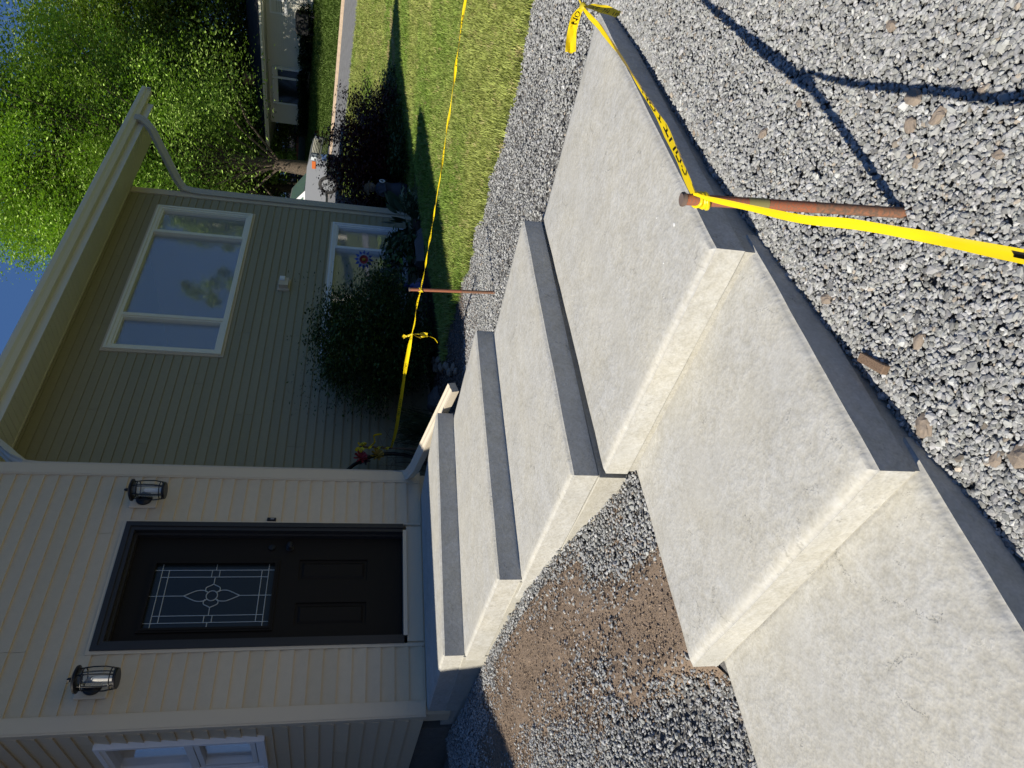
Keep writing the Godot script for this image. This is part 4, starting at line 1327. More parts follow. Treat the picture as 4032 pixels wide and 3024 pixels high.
	for k in 33:
		path.append(Vector3(cos(TAU * k / 32) * 0.62, 0.42 + sin(TAU * k / 32) * 0.62, -0.05)); rr.append(0.022)
	mb.tube(path, rr, 8, false)
	obj("hoop", mb, M.black, hp)
	for q in [[0.47, 0.78, 0.05, Color(0.32, 0.03, 0.04), "bloom"], [0.5, 0.6, 0.06, Color(0.4, 0.25, 0.04), "bloom"], [0.55, 0.74, -0.1, Color(0.15, 0.08, 0.1), "bloom"]]:
		mb = MB.new()
		for k in 26:
			var a := TAU * k * 0.618
			var el := (k % 3) * 0.35
			var dd := Vector3(cos(a) * cos(el), sin(a) * cos(el), sin(el) + 0.2)
			var s := Vector3(-sin(a), cos(a), 0) * 0.012
			var b1 := Vector3(q[0], q[1], q[2])
			mb.col = q[3] * (0.8 + 0.4 * (k % 2))
			mb.quad(b1 + dd * 0.01 - s * 0.5, b1 + dd * 0.01 + s * 0.5, b1 + dd * 0.075 + s, b1 + dd * 0.075 - s)
		obj(q[4], mb, M.paint, hp)
	mb = MB.new()
	rng.seed = 5
	for k in 26:
		var b0 := Vector3(rng.randf_range(0.1, 0.75), 0.0, rng.randf_range(-0.1, 0.15))
		mb.tube([b0, b0 + Vector3(rng.randf_range(-0.1, 0.1), rng.randf_range(0.2, 0.5), 0.03), b0 + Vector3(rng.randf_range(-0.3, 0.3), rng.randf_range(0.3, 0.7), 0.08)], [0.004, 0.003, 0.001], 4, false)
	obj("twigs", mb, mat(0.09, 0.07, 0.05), hp)
	# figurine by the far wall corner
	var g := thing("garden_figurine", Vector3(10.3, 0.72, -1.2), "dark garden figurine holding a white daisy under the red shrub", "garden ornament")
	mb = MB.new()
	mb.lathe(Vector3.ZERO, [Vector2(0.0, 0.0), Vector2(0.12, 0.0), Vector2(0.14, 0.1), Vector2(0.11, 0.25), Vector2(0.13, 0.36), Vector2(0.1, 0.46), Vector2(0.045, 0.5), Vector2(0.0, 0.51)], 16)
	obj("body", mb, mat(0.05, 0.055, 0.075, 0.7), g)
	mb = MB.new()
	mb.ball(Vector3(0, 0.57, 0.01), Vector3(0.075, 0.085, 0.078))
	obj("head", mb, mat(0.2, 0.17, 0.15, 0.7), g)
	mb = MB.new()
	mb.lathe(Vector3(0, 0.6, -0.01), [Vector2(0.0, 0.0), Vector2(0.125, 0.0), Vector2(0.11, 0.015), Vector2(0.075, 0.03), Vector2(0.06, 0.07), Vector2(0.0, 0.085)], 16)
	obj("hat", mb, mat(0.13, 0.1, 0.07, 0.8), g)
	for s in [-1, 1]:
		mb = MB.new()
		mb.tube([Vector3(s * 0.12, 0.42, 0), Vector3(s * 0.14, 0.33, 0.07), Vector3(s * 0.03, 0.36, 0.14)], [0.03, 0.028, 0.02], 8)
		obj("arm", mb, mat(0.05, 0.055, 0.075, 0.7), g)
	mb = MB.new()
	for k in 10:
		var a := TAU * k / 10
		mb.col = Color(0.75, 0.75, 0.75)
		mb.ball(Vector3(-0.02 + cos(a) * 0.036, 0.4 + sin(a) * 0.036, 0.16), Vector3(0.015, 0.015, 0.008), 8)
	obj("daisy", mb, M.paint, g)
	# blue ornament half hidden by the round bush
	var bl := thing("blue_ornament", Vector3(7.15, 0.58, -0.62), "blue glazed garden ornament with a yellow patch beside the round bush", "garden ornament")
	mb = MB.new()
	mb.lathe(Vector3.ZERO, [Vector2(0.0, 0.0), Vector2(0.06, 0.0), Vector2(0.09, 0.06), Vector2(0.08, 0.14), Vector2(0.045, 0.18), Vector2(0.0, 0.185)], 16)
	obj("body", mb, mat(0.02, 0.045, 0.25, 0.25), bl)
	mb = MB.new()
	mb.ball(Vector3(0, 0.24, 0), Vector3(0.07, 0.07, 0.07))
	obj("head", mb, mat(0.02, 0.04, 0.2, 0.3), bl)
	mb = MB.new()
	mb.ball(Vector3(-0.02, 0.3, 0.03), Vector3(0.05, 0.045, 0.05))
	obj("crest", mb, mat(0.4, 0.33, 0.08, 0.5), bl)
	mb = MB.new()
	mb.tri(Vector3(-0.1, 0.05, 0.08), Vector3(-0.04, 0.03, 0.09), Vector3(-0.09, 0.1, 0.08))
	mb.tri(Vector3(-0.04, 0.03, 0.088), Vector3(-0.1, 0.05, 0.078), Vector3(-0.09, 0.1, 0.078))
	obj("tail", mb, M.white, bl)
	# lamp in the room behind the upper window
	var tl := thing("table_lamp", Vector3(6.95, 2.7, -2.05), "white drum lampshade seen through the left pane of the upper window", "lamp")
	mb = MB.new()
	mb.lathe(Vector3.ZERO, [Vector2(0.0, 0.0), Vector2(0.1, 0.0), Vector2(0.05, 0.05), Vector2(0.05, 0.3), Vector2(0.012, 0.36), Vector2(0.012, 0.45)], 14)
	obj("base", mb, mat(0.3, 0.25, 0.2), tl)
	mb = MB.new()
	mb.lathe(Vector3.ZERO, [Vector2(0.2, 0.4), Vector2(0.15, 0.72)], 24)
	obj("lamp_shade", mb, M.shade, tl)
	# doorbell
	var bell := thing("doorbell", Vector3(3.292, 1.992, 0.012), "small black doorbell beside the right edge of the door frame", "doorbell")
	mb = MB.new()
	mb.bevel_box(Vector3(-0.013, -0.035, 0), Vector3(0.013, 0.035, 0.02), 0.003)
	obj("case", mb, M.black, bell)
	mb = MB.new()
	mb.bevel_box(Vector3(-0.006, -0.02, 0.018), Vector3(0.006, 0.008, 0.024), 0.002)
	obj("button", mb, mat(0.25, 0.25, 0.25, 0.4), bell)
	# grey railing panel beyond the wing's corner
	var fp := thing("fence_panel", Vector3(11.6, 0.6, -2.6), "grey boarded fence panel standing beyond the wing's far corner", "fence")
	for k in 6:
		mb = MB.new()
		mb.bevel_box(Vector3(-0.5, 0.36 + 0.155 * k, -0.012), Vector3(0.42, 0.5 + 0.155 * k, 0.012), 0.003)
		obj("board", mb, mat(0.16 + 0.01 * (k % 3), 0.17, 0.18), fp)
	mb = MB.new()
	mb.bevel_box(Vector3(0.36, -0.1, -0.05), Vector3(0.45, 1.3, 0.045), 0.006)
	obj("post", mb, mat(0.17, 0.175, 0.185), fp)

# ------------------------------------------------------------------ plants
func leaves(mb: MB, at: Vector3, spread: Vector3, count: int, size: float, c0: Color, c1: Color, r: RandomNumberGenerator, droop := 0.3, aspect := 0.5) -> void:
	for i in count:
		var p := at + Vector3(r.randfn(), r.randfn(), r.randfn()) * spread
		var a := r.randf() * TAU
		var d := Vector3(cos(a), r.randf_range(-0.6 - droop, 0.5), sin(a)).normalized()
		var s := d.cross(Vector3(r.randf_range(-0.7, 0.7), 1, r.randf_range(-0.7, 0.7))).normalized()
		var l := size * r.randf_range(0.6, 1.3)
		mb.col = c0.lerp(c1, r.randf()) * r.randf_range(0.75, 1.25)
		var w := s * l * aspect * 0.5
		var m := p + d * l * 0.45
		mb.tri(p, m + w, p + d * l); mb.tri(p, p + d * l, m - w)
func tree(called: String, at: Vector3, h: float, cr: Vector3, cy: float, clumps: int, per: int, leaf: float, c0: Color, c1: Color, tr: float, sd: int, label: String, cat := "tree", leafmat := "leaf", bark := "bark", group := "trees across the street") -> void:
	var r := RandomNumberGenerator.new()
	r.seed = sd
	var t := thing(called, at, label, cat, group)
	var tm := MB.new()
	var path := []
	var rad := []
	var bend := Vector3(r.randf_range(-1, 1), 0, r.randf_range(-1, 1)) * tr * 1.6
	for k in 9:
		var f := k / 8.0
		path.append(Vector3(0, -0.3 + f * h * 0.8, 0) + bend * sin(f * 3.0) + Vector3(r.randfn(), 0, r.randfn()) * tr * 0.25 * f)
		rad.append(lerpf(tr, tr * 0.16, pow(f, 0.8)) * (1.25 if k == 0 else 1.0))
	tm.tube(path, rad, 10)
	obj("trunk", tm, M[bark], t)
	var bm := MB.new()
	var cm := MB.new()
	for k in int(clumps * 0.68):
		# a clump centre inside the crown, denser near its surface
		var q := Vector3(r.randfn(), r.randfn(), r.randfn()).normalized() * pow(r.randf(), 0.42)
		var wob := 0.82 + 0.3 * hn.get_noise_3dv(q * 120.0 + Vector3(sd * 31, 0, 0))
		var c := Vector3(0, cy, 0) + q * cr * wob
		if k % 5 == 0:   # lower boughs
			var a5 := r.randf() * TAU
			c = Vector3(cos(a5) * cr.x * r.randf_range(0.15, 0.85), h * r.randf_range(0.17, 0.42), sin(a5) * cr.z * r.randf_range(0.15, 0.85))
		if c.y < h * 0.1: continue
		if k % 3 == 0:
			var f: float = clampf((c.y / h - 0.15) * 0.9, 0.12, 0.85)
			var i := int(f * 8.0)
			var b0: Vector3 = path[i].lerp(path[i + 1], f * 8.0 - i)
			var mid := b0.lerp(c, 0.5) + Vector3(0, 0.08 * b0.distance_to(c), 0)
			var br := maxf(0.02, tr * 0.24 * (1.0 - f * 0.6))
			bm.tube([b0, mid, c], [br, br * 0.6, 0.012], 5, false)
		var lum := r.randf_range(0.55, 1.3)
		var sp := cr * r.randf_range(0.055, 0.115) * Vector3(1.25, 0.75, 1.25)
		leaves(cm, c, sp, int(per * 2.0), leaf * 0.9, c0 * lum, c1 * lum, r)
	if bm.v.size(): obj("branches", bm, M[bark], t)
	obj("crown", cm, M[leafmat], t)
func plants() -> void:
	# --- trees over and behind the street
	var y0 := Color(0.26, 0.41, 0.09); var y1 := Color(0.42, 0.57, 0.16)
	var d0 := Color(0.17, 0.26, 0.075); var d1 := Color(0.34, 0.43, 0.13)
	var put := func(x: float, z: float) -> Vector3: return Vector3(x, height(x, z), z)
	tree("maple_tree", put.call(34.0, -15.4), 24, Vector3(7.0, 10.5, 6.5), 13.0, 380, 250, 0.19, y0, y1, 0.36, 11, "tall bright green maple with a thick trunk left of the neighbour's house")
	tree("maple_tree", put.call(35.0, -18.6), 22, Vector3(5.4, 9.5, 5.4), 12.0, 290, 230, 0.19, y0, y1, 0.3, 12, "bright green maple rising behind the wing's gutter")
	tree("maple_tree", put.call(41.5, -24.4), 19, Vector3(4.8, 8.5, 4.8), 10.5, 240, 220, 0.21, Color(0.18, 0.28, 0.05), y1, 0.3, 13, "green maple whose crown ends against the open blue sky")
	tree("dense_tree", put.call(47.5, -17.0), 21, Vector3(6.0, 9.5, 7.0), 10.5, 260, 170, 0.26, d0, d1, 0.35, 14, "dark dense tree directly behind the neighbour's roof end")
	tree("dense_tree", put.call(51.0, -9.5), 23, Vector3(6.0, 10.5, 7.0), 11.0, 260, 170, 0.28, d0, Color(0.24, 0.27, 0.08), 0.35, 15, "dark tree behind the middle of the neighbour's roof")
	tree("dense_tree", put.call(41.5, -21.5), 18, Vector3(5.0, 8.5, 5.0), 8.6, 230, 160, 0.24, d0, Color(0.22, 0.3, 0.07), 0.28, 16, "dark tree filling the gap left of the thick maple trunk")
	tree("pale_tree", put.call(53.0, -3.0), 20, Vector3(6.0, 10.0, 6.0), 10.0, 220, 150, 0.28, Color(0.2, 0.22, 0.08), Color(0.34, 0.33, 0.15), 0.3, 17, "olive brown tree at the right behind the neighbour's house")
	tree("dense_tree", put.call(58.0, -24.0), 24, Vector3(8.0, 11.0, 8.0), 12.5, 240, 150, 0.32, d0, d1, 0.4, 18, "far dark tree closing the gap between the maples")
	tree("dense_tree", put.call(55.0, -30.0), 19, Vector3(6.0, 9.0, 6.0), 9.5, 220, 150, 0.3, d0, d1, 0.35, 19, "far dark tree low behind the leftmost maple")
	tree("dense_tree", put.call(54.0, -13.5), 16, Vector3(5.0, 8.0, 6.0), 8.0, 230, 150, 0.26, d0, d1, 0.3, 51, "dark bushy tree close behind the neighbour's chimney")
	tree("dense_tree", put.call(53.0, -20.5), 15, Vector3(5.0, 7.5, 5.5), 7.0, 230, 150, 0.26, d0, Color(0.24, 0.3, 0.08), 0.3, 52, "dark bushy tree behind the neighbour's left gable end")
	tree("dense_tree", put.call(52.0, -6.0), 17, Vector3(5.0, 8.5, 6.0), 8.5, 230, 150, 0.26, d0, Color(0.26, 0.28, 0.1), 0.3, 53, "olive green bushy tree behind the right half of the neighbour's roof")
	tree("understory_tree", put.call(44.0, -24.0), 9, Vector3(3.6, 4.6, 3.6), 4.6, 170, 150, 0.22, d0, y1, 0.15, 54, "low leafy tree behind the thick maple trunk")
	tree("understory_tree", put.call(38.5, -23.5), 9, Vector3(3.4, 4.6, 3.4), 4.8, 170, 150, 0.22, d0, y0, 0.15, 55, "low leafy tree between the maple trunk and the wing's downspout")
	tree("thicket", put.call(46.0, -20.2), 6.5, Vector3(2.6, 3.4, 3.2), 3.2, 170, 120, 0.2, d0, d1, 0.1, 56, "low dark thicket left of the neighbour's house end")
	tree("thicket", put.call(50.0, -26.0), 8.0, Vector3(3.4, 4.2, 4.4), 4.0, 200, 120, 0.22, d0, d1, 0.1, 57, "low dark thicket behind the pickup's cab")
	tree("young_tree", put.call(41.0, -19.6), 4.5, Vector3(1.5, 1.9, 1.5), 2.4, 70, 90, 0.2, y0, y1, 0.09, 21, "small sunlit young tree left of the neighbour's house end")
	tree("overhanging_tree", put.call(28.0, -5.5) + Vector3(3.9, 0, 6.4), 15, Vector3(5.5, 5.5, 6.5), 11.5, 130, 110, 0.22, d0, y1, 0.25, 22, "street tree on the verge, right of the neighbour's lawn")
	# trees that the windows mirror, across the front lawn
	var gr := "trees mirrored in the windows"
	var ml := ["leftmost", "second from the left", "middle", "second from the right", "rightmost"]
	for k in 5:
		var x := 34.6 + 2.3 * k
		var z := 21.5 - 0.6 * k + 2.5 * (k % 2)
		var hh := 8.0 + 1.5 * k + (k % 2) * 1.2
		tree("birch_tree", put.call(x, z), hh, Vector3(1.7, hh * 0.4, 1.7), hh * 0.62, 60, 150, 0.2, d0, d1, 0.13, 31 + k, "%s of the birches mirrored dimly in the picture windows" % ml[4 - k], "tree", "leaf", "birch", gr)
	# --- round dark bush in front of the wing
	var r := RandomNumberGenerator.new()
	r.seed = 41
	var b := thing("round_bush", Vector3(6.35, 0.48, -0.78), "big rounded dark green bush in front of the lower window", "bush")
	var mb := MB.new()
	for k in 30:
		var a := r.randf() * TAU
		var e := Vector3(cos(a) * r.randf_range(0.2, 0.85), r.randf_range(0.5, 1.3), sin(a) * r.randf_range(0.1, 0.45))
		mb.tube([Vector3(e.x * 0.15, -0.05, e.z * 0.15), Vector3(e.x * 0.6, e.y * 0.6, e.z * 0.6), e], [0.014, 0.008, 0.003], 5, false)
	obj("stems", mb, mat(0.07, 0.05, 0.035), b)
	mb = MB.new()
	for k in 420:
		var q := Vector3(r.randfn(), r.randfn(), r.randfn()).normalized() * pow(r.randf(), 0.35)
		var c := Vector3(q.x * 1.02, 0.7 + q.y * 0.72, q.z * 0.55)
		if c.y < 0.04: continue
		leaves(mb, c, Vector3(0.085, 0.075, 0.085), 95, 0.046, Color(0.035, 0.07, 0.02), Color(0.07, 0.12, 0.035), r, 0.1, 0.55)
	for k in 46:   # sprays that break the outline
		var a := r.randf() * TAU
		var c := Vector3(cos(a) * 1.15, 0.8 + r.randf_range(-0.5, 0.75), sin(a) * 0.55)
		leaves(mb, c, Vector3(0.07, 0.12, 0.06), 16, 0.036, Color(0.04, 0.08, 0.02), Color(0.08, 0.13, 0.04), r, 0.1, 0.5)
	obj("foliage", mb, M.dark_leaf, b)
	# --- red-leaved shrub beyond the wing
	var rs := thing("red_shrub", Vector3(12.0, 0.66, -1.5), "spreading dark red shrub past the wing's corner with arching tips", "shrub")
	mb = MB.new()
	var lm := MB.new()
	for k in 44:
		var a := r.randf() * TAU
		var e := Vector3(cos(a) * r.randf_range(0.5, 1.8), r.randf_range(0.5, 1.35) - cos(a) * 0.15, sin(a) * r.randf_range(0.3, 1.1))
		if k < 7: e = [Vector3(-0.1, 1.6, 0.2), Vector3(-0.7, 1.5, 0.1), Vector3(0.5, 1.35, 0.0), Vector3(1.5, 1.1, 0.1), Vector3(2.35, 0.86, 0.2), Vector3(-1.2, 1.4, 0.3), Vector3(1.0, 1.25, -0.1)][k]
		var m := e * 0.55 + Vector3(0, 0.12, 0)
		mb.tube([Vector3(e.x * 0.1, -0.1, e.z * 0.1), m, e], [0.016, 0.01, 0.004], 5, false)
		for q in 11:
			var f := 0.35 + 0.65 * q / 10.0
			var p := m.lerp(e, (f - 0.5) * 2.0) if f > 0.5 else m * (f * 2.0)
			leaves(lm, p, Vector3(0.07, 0.06, 0.07), 30, 0.06, Color(0.045, 0.012, 0.014), Color(0.1, 0.02, 0.02), r, 0.1, 0.6)
	for k in 460:
		var q := Vector3(r.randfn(), r.randfn(), r.randfn()).normalized() * pow(r.randf(), 0.4)
		var c := Vector3(-0.1 + q.x * 1.75, 0.52 - q.x * 0.22 + q.y * 0.62, q.z * 1.0)
		if c.y < 0.03: continue
		leaves(lm, c, Vector3(0.13, 0.1, 0.13), 48, 0.06, Color(0.035, 0.012, 0.012), Color(0.075, 0.018, 0.018), r, 0.1, 0.6)
	obj("stems", mb, mat(0.05, 0.03, 0.025), rs)
	obj("foliage", lm, M.red_leaf, rs)
	# low leafy mound under it, and ferny ground plants
	for q in [[13.9, -1.25, 0.8, 0.3, "low dark leafy mound at the right foot of the red shrub"], [11.6, -0.75, 0.8, 0.26, "low green perennials in front of the red shrub's left side"], [10.7, -0.8, 0.5, 0.3, "leafy green perennials beside the garden figurine"]]:
		mb = MB.new()
		for k in 60:
			var c := Vector3(r.randfn() * q[2] * 0.45, r.randf_range(0.03, q[3]), r.randfn() * 0.22)
			leaves(mb, c, Vector3(0.08, 0.05, 0.07), 26, 0.07, Color(0.03, 0.06, 0.02), Color(0.06, 0.1, 0.03), r, 0.1, 0.4)
		var o := obj("perennial_clump", mb, M.dark_leaf)
		o.position = Vector3(q[0], height(q[0], q[1]), q[1])
		tag(o, q[4], "plant", "perennials along the bed")
	# --- broad-leaved and variegated plants under the lower window
	var bp := thing("broad_leaf_plant", Vector3(9.15, 0.55, -1.0), "clump of big broad blue-green leaves before the right window end", "plant")
	for k in 30:
		var a := r.randf() * TAU
		var l := r.randf_range(0.24, 0.36)
		var d := Vector3(cos(a) * 0.55, 1.0, sin(a) * 0.5 + 0.15).normalized()
		var s := d.cross(Vector3(sin(a), 0.3, -cos(a)) if k % 2 else Vector3(0.7, 0.1, 0.7)).normalized()
		var p := Vector3(cos(a) * 0.22, r.randf_range(0.0, 0.38), sin(a) * 0.2)
		mb = MB.new()
		mb.col = Color(0.055, 0.1, 0.06) * r.randf_range(0.8, 1.25)
		var prev := []
		for i in 7:
			var f := i / 6.0
			var w := sin(PI * minf(1.0, f * 0.92 + 0.08)) * l * 0.26
			var m := p + d * l * f + Vector3(cos(a), -0.3, sin(a)) * l * 0.35 * f * f
			var row := [m - s * w, m + d.cross(s) * w * 0.25, m + s * w]
			if i > 0:
				mb.quad(prev[0], prev[1], row[1], row[0]); mb.quad(prev[1], prev[2], row[2], row[1])
			prev = row
		obj("leaf", smoothed(mb), M.dark_leaf, bp)
	mb = MB.new()
	for k in 420:
		var a := r.randf() * TAU
		var c := Vector3(cos(a) * r.randf_range(0.02, 0.3), r.randf_range(0.05, 0.34), sin(a) * r.randf_range(0.02, 0.2))
		leaves(mb, c, Vector3(0.01, 0.01, 0.01), 1, 0.085, Color(0.1, 0.16, 0.08), Color(0.36, 0.38, 0.24), r, -0.4, 0.34)
	var vp := obj("variegated_plant", mb, M.dark_leaf)
	vp.position = Vector3(9.2, 0.52, -0.68)
	tag(vp, "cream-edged variegated plant in front of the broad blue-green leaves", "plant")
	mb = MB.new()
	for k in 140:
		var c := Vector3(r.randfn() * 0.22, r.randf_range(0.03, 0.55), r.randfn() * 0.12)
		leaves(mb, c, Vector3(0.03, 0.03, 0.03), 6, 0.1, Color(0.03, 0.065, 0.025), Color(0.06, 0.11, 0.035), r, 0.2, 0.5)
	vp = obj("leafy_plant", mb, M.dark_leaf)
	vp.position = Vector3(8.35, 0.54, -1.0)
	tag(vp, "loose dark leafy plant behind the metal flower and edging stone", "plant")
	# ornamental grass near the rod
	mb = MB.new()
	for k in 360:
		var a := r.randf() * TAU
		var l := r.randf_range(0.3, 0.62)
		var o := Vector3(r.randfn() * 0.06, 0, r.randfn() * 0.06)
		var d := Vector3(cos(a), 0, sin(a)) * l * r.randf_range(0.35, 0.9)
		var s := Vector3(-sin(a), 0, cos(a)) * 0.004
		mb.col = Color(0.03, 0.055, 0.022).lerp(Color(0.08, 0.1, 0.05), r.randf())
		var m := o + d * 0.45 + Vector3(0, l * 0.75, 0)
		var e := o + d + Vector3(0, l * r.randf_range(0.5, 0.9), 0)
		mb.quad(o - s, o + s, m + s, m - s); mb.tri(m - s, m + s, e)
	vp = obj("tuft_grass", mb, M.dark_leaf)
	vp.position = Vector3(5.15, 0.45, -0.95)
	tag(vp, "arching dark ornamental grass between the rod and the round bush", "ornamental grass")

# ------------------------------------------------------------------ street and neighbour
func street() -> void:
	var mb := MB.new()
	var cb := MB.new()
	for k in 60:
		var z0 := 14.0 - k * 0.8
		var z1 := z0 - 0.8
		for i in 8:
			var xa := 24.9 + 6.3 * i / 8.0
			var xb := 24.9 + 6.3 * (i + 1) / 8.0
			mb.quad(Vector3(xa, height(xa, z0) + 0.012, z0), Vector3(xb, height(xb, z0) + 0.012, z0), Vector3(xb, height(xb, z1) + 0.012, z1), Vector3(xa, height(xa, z1) + 0.012, z1))
		var p := func(x: float, y: float, z: float) -> Vector3: return Vector3(x, height(31.2, z) + y, z)
		cb.hexa([p.call(31.2, -0.1, z0), p.call(31.75, -0.1, z0), p.call(31.75, -0.1, z1 + 0.004), p.call(31.2, -0.1, z1 + 0.004), p.call(31.28, 0.14, z0), p.call(31.75, 0.15, z0), p.call(31.75, 0.15, z1 + 0.004), p.call(31.28, 0.14, z1 + 0.004)])
	struct("road", smoothed(mb), M.asphalt)
	struct("kerb", cb, M.curb)
func neighbour() -> void:
	var n := thing("neighbour_house", Vector3(42, 0, -12), "low beige ranch house across the street with dappled shade", "house")
	var o := Vector3(42, 0, -12)
	var mb := MB.new()
	var xa := 42.0
	# front wall faces -x; local coordinates relative to o
	mb.box(Vector3(0, 3.6, -5.35), Vector3(9, 7.15, 13))
	var w := obj("wall", mb, M.neigh, n)
	mb = MB.new()
	for k in 24:
		mb.box(Vector3(-0.02, 4.26 + k * 0.118, -5.34), Vector3(-0.001, 4.26 + k * 0.118 + 0.1, 13))
	obj("lap_siding", mb, M.neigh, w).set_meta("kind", "stuff")
	mb = MB.new()
	mb.box(Vector3(-1.0, 7.08, -6.6), Vector3(9.6, 7.14, 13.6))
	obj("soffit", mb, M.soffit, n)
	mb = MB.new()
	mb.box(Vector3(-1.06, 7.08, -6.62), Vector3(-1.0, 7.28, 13.6))
	mb.box(Vector3(-1.16, 7.17, -6.62), Vector3(-1.06, 7.28, 13.6))
	obj("gutter", mb, M.cream, n)
	mb = MB.new()
	var a := Vector3(-1.1, 7.26, -6.65)
	var b := Vector3(-1.1, 7.26, 13.7)
	var up := Vector3(5.4, 1.35, 0)
	var u := Vector3(0, 0.08, 0)
	var hipa := Vector3(-1.1 + 5.4, 8.75, -3.4)
	mb.tri(a, b, b + up + u * 2); mb.tri(a, b + up + u * 2, hipa)
	mb.tri(a, hipa, Vector3(9.7, 7.26, -6.65))
	mb.tri(hipa, b + up + u * 2, Vector3(9.7, 7.26, 13.7)); mb.tri(hipa, Vector3(9.7, 7.26, 13.7), Vector3(9.7, 7.26, -6.65))
	obj("roof", mb, M.shingle, n)
	# bay window, local z from -4.05 to -1.9
	for q in [[-4.05, -1.88, 5.2, 6.87, [-2.45], 0.22], [0.98, 2.6, 5.94, 6.87, [1.72], 0.05]]:
		mb = MB.new()
		var fr := func(z0: float, z1: float, ya: float, yb: float, t: float, xo: float) -> void:
			mb.box(Vector3(-xo, ya, z0), Vector3(0.05, yb, z0 + t)); mb.box(Vector3(-xo, ya, z1 - t), Vector3(0.05, yb, z1))
			mb.box(Vector3(-xo, yb - t, z0 + t), Vector3(0.05, yb, z1 - t)); mb.box(Vector3(-xo, ya, z0 + t), Vector3(0.05, ya + t * 1.6, z1 - t))
		fr.call(q[0], q[1], q[2], q[3], 0.1, q[5])
		for z in q[4]: mb.box(Vector3(-q[5], q[2] + 0.1, z - 0.06), Vector3(0.05, q[3] - 0.1, z + 0.06))
		var win := obj("window", mb, M.white, n)
		mb = MB.new()
		mb.box(Vector3(-q[5] + 0.05, q[2] + 0.1, q[0] + 0.1), Vector3(-q[5] + 0.06, q[3] - 0.1, q[1] - 0.1))
		obj("pane", mb, M.far_glass, win)
		mb = MB.new()
		mb.box(Vector3(-q[5] + 0.044, q[3] - 0.3, q[0] + 0.1), Vector3(-q[5] + 0.048, q[3] - 0.1, q[1] - 0.1))
		obj("blind", mb, M.shade, win)
		if q[5] > 0.1:
			mb = MB.new()
			mb.box(Vector3(-0.2, 4.5, q[0] + 0.1), Vector3(-0.02, 5.2, q[1] - 0.1))
			obj("bay_panel", mb, M.neigh, n)
	mb = MB.new()
	mb.box(Vector3(2.6, 8.0, -4.5), Vector3(3.1, 8.95, -4.05))
	obj("chimney", mb, M.brick, n)
	# clipped dark hedge along its foot
	var r := RandomNumberGenerator.new()
	r.seed = 61
	for q in [[-17.3, -13.7, 0.52, "clipped dark hedge under the neighbour's bay window"], [-13.5, -10.2, 0.62, "looser hedge right of the bay window"]]:
		mb = MB.new()
		for k in 240:
			var c := Vector3(r.randf_range(-0.5, 0.3), r.randf_range(0.05, q[2]), r.randf_range(q[0], q[1]) - q[0])
			leaves(mb, c, Vector3(0.12, 0.06, 0.12), 22, 0.14, Color(0.015, 0.028, 0.012), Color(0.035, 0.055, 0.02), r, 0.1, 0.6)
		var hd := obj("hedge", mb, M.dark_leaf)
		hd.position = Vector3(41.3, height(41.3, q[0]) + 0.02, q[0])
		tag(hd, q[3], "hedge", "hedges along the neighbour's house")
	var gr := thing("covered_grill", Vector3(41.0, height(41, -10.9), -10.9), "black covered grill against the neighbour's front wall", "grill")
	mb = MB.new()
	mb.bevel_box(Vector3(-0.3, 0.3, -0.55), Vector3(0.3, 1.0, 0.55), 0.06)
	obj("cover", mb, M.dark, gr)
	for k in [-0.45, 0.45]:
		mb = MB.new()
		mb.box(Vector3(-0.25, 0, k - 0.03), Vector3(0.25, 0.3, k + 0.03))
		obj("leg", mb, M.dark, gr)
	# red wall far left behind the trunk
	mb = MB.new()
	mb.box(Vector3(0, 0, -4), Vector3(5, 2.7, 4))
	var rb := thing("red_house", Vector3(56, 4.4, -30.5), "brick red low building glimpsed between trunk and pickup", "house")
	obj("wall", mb, M.brick, rb)
	mb = MB.new()
	mb.hexa([Vector3(-0.4, 2.7, 4.4), Vector3(5.4, 2.7, 4.4), Vector3(5.4, 2.7, -4.4), Vector3(-0.4, 2.7, -4.4), Vector3(2.4, 3.9, 4.4), Vector3(2.6, 3.9, 4.4), Vector3(2.6, 3.9, -4.4), Vector3(2.4, 3.9, -4.4)])
	obj("roof", mb, M.shingle, rb)

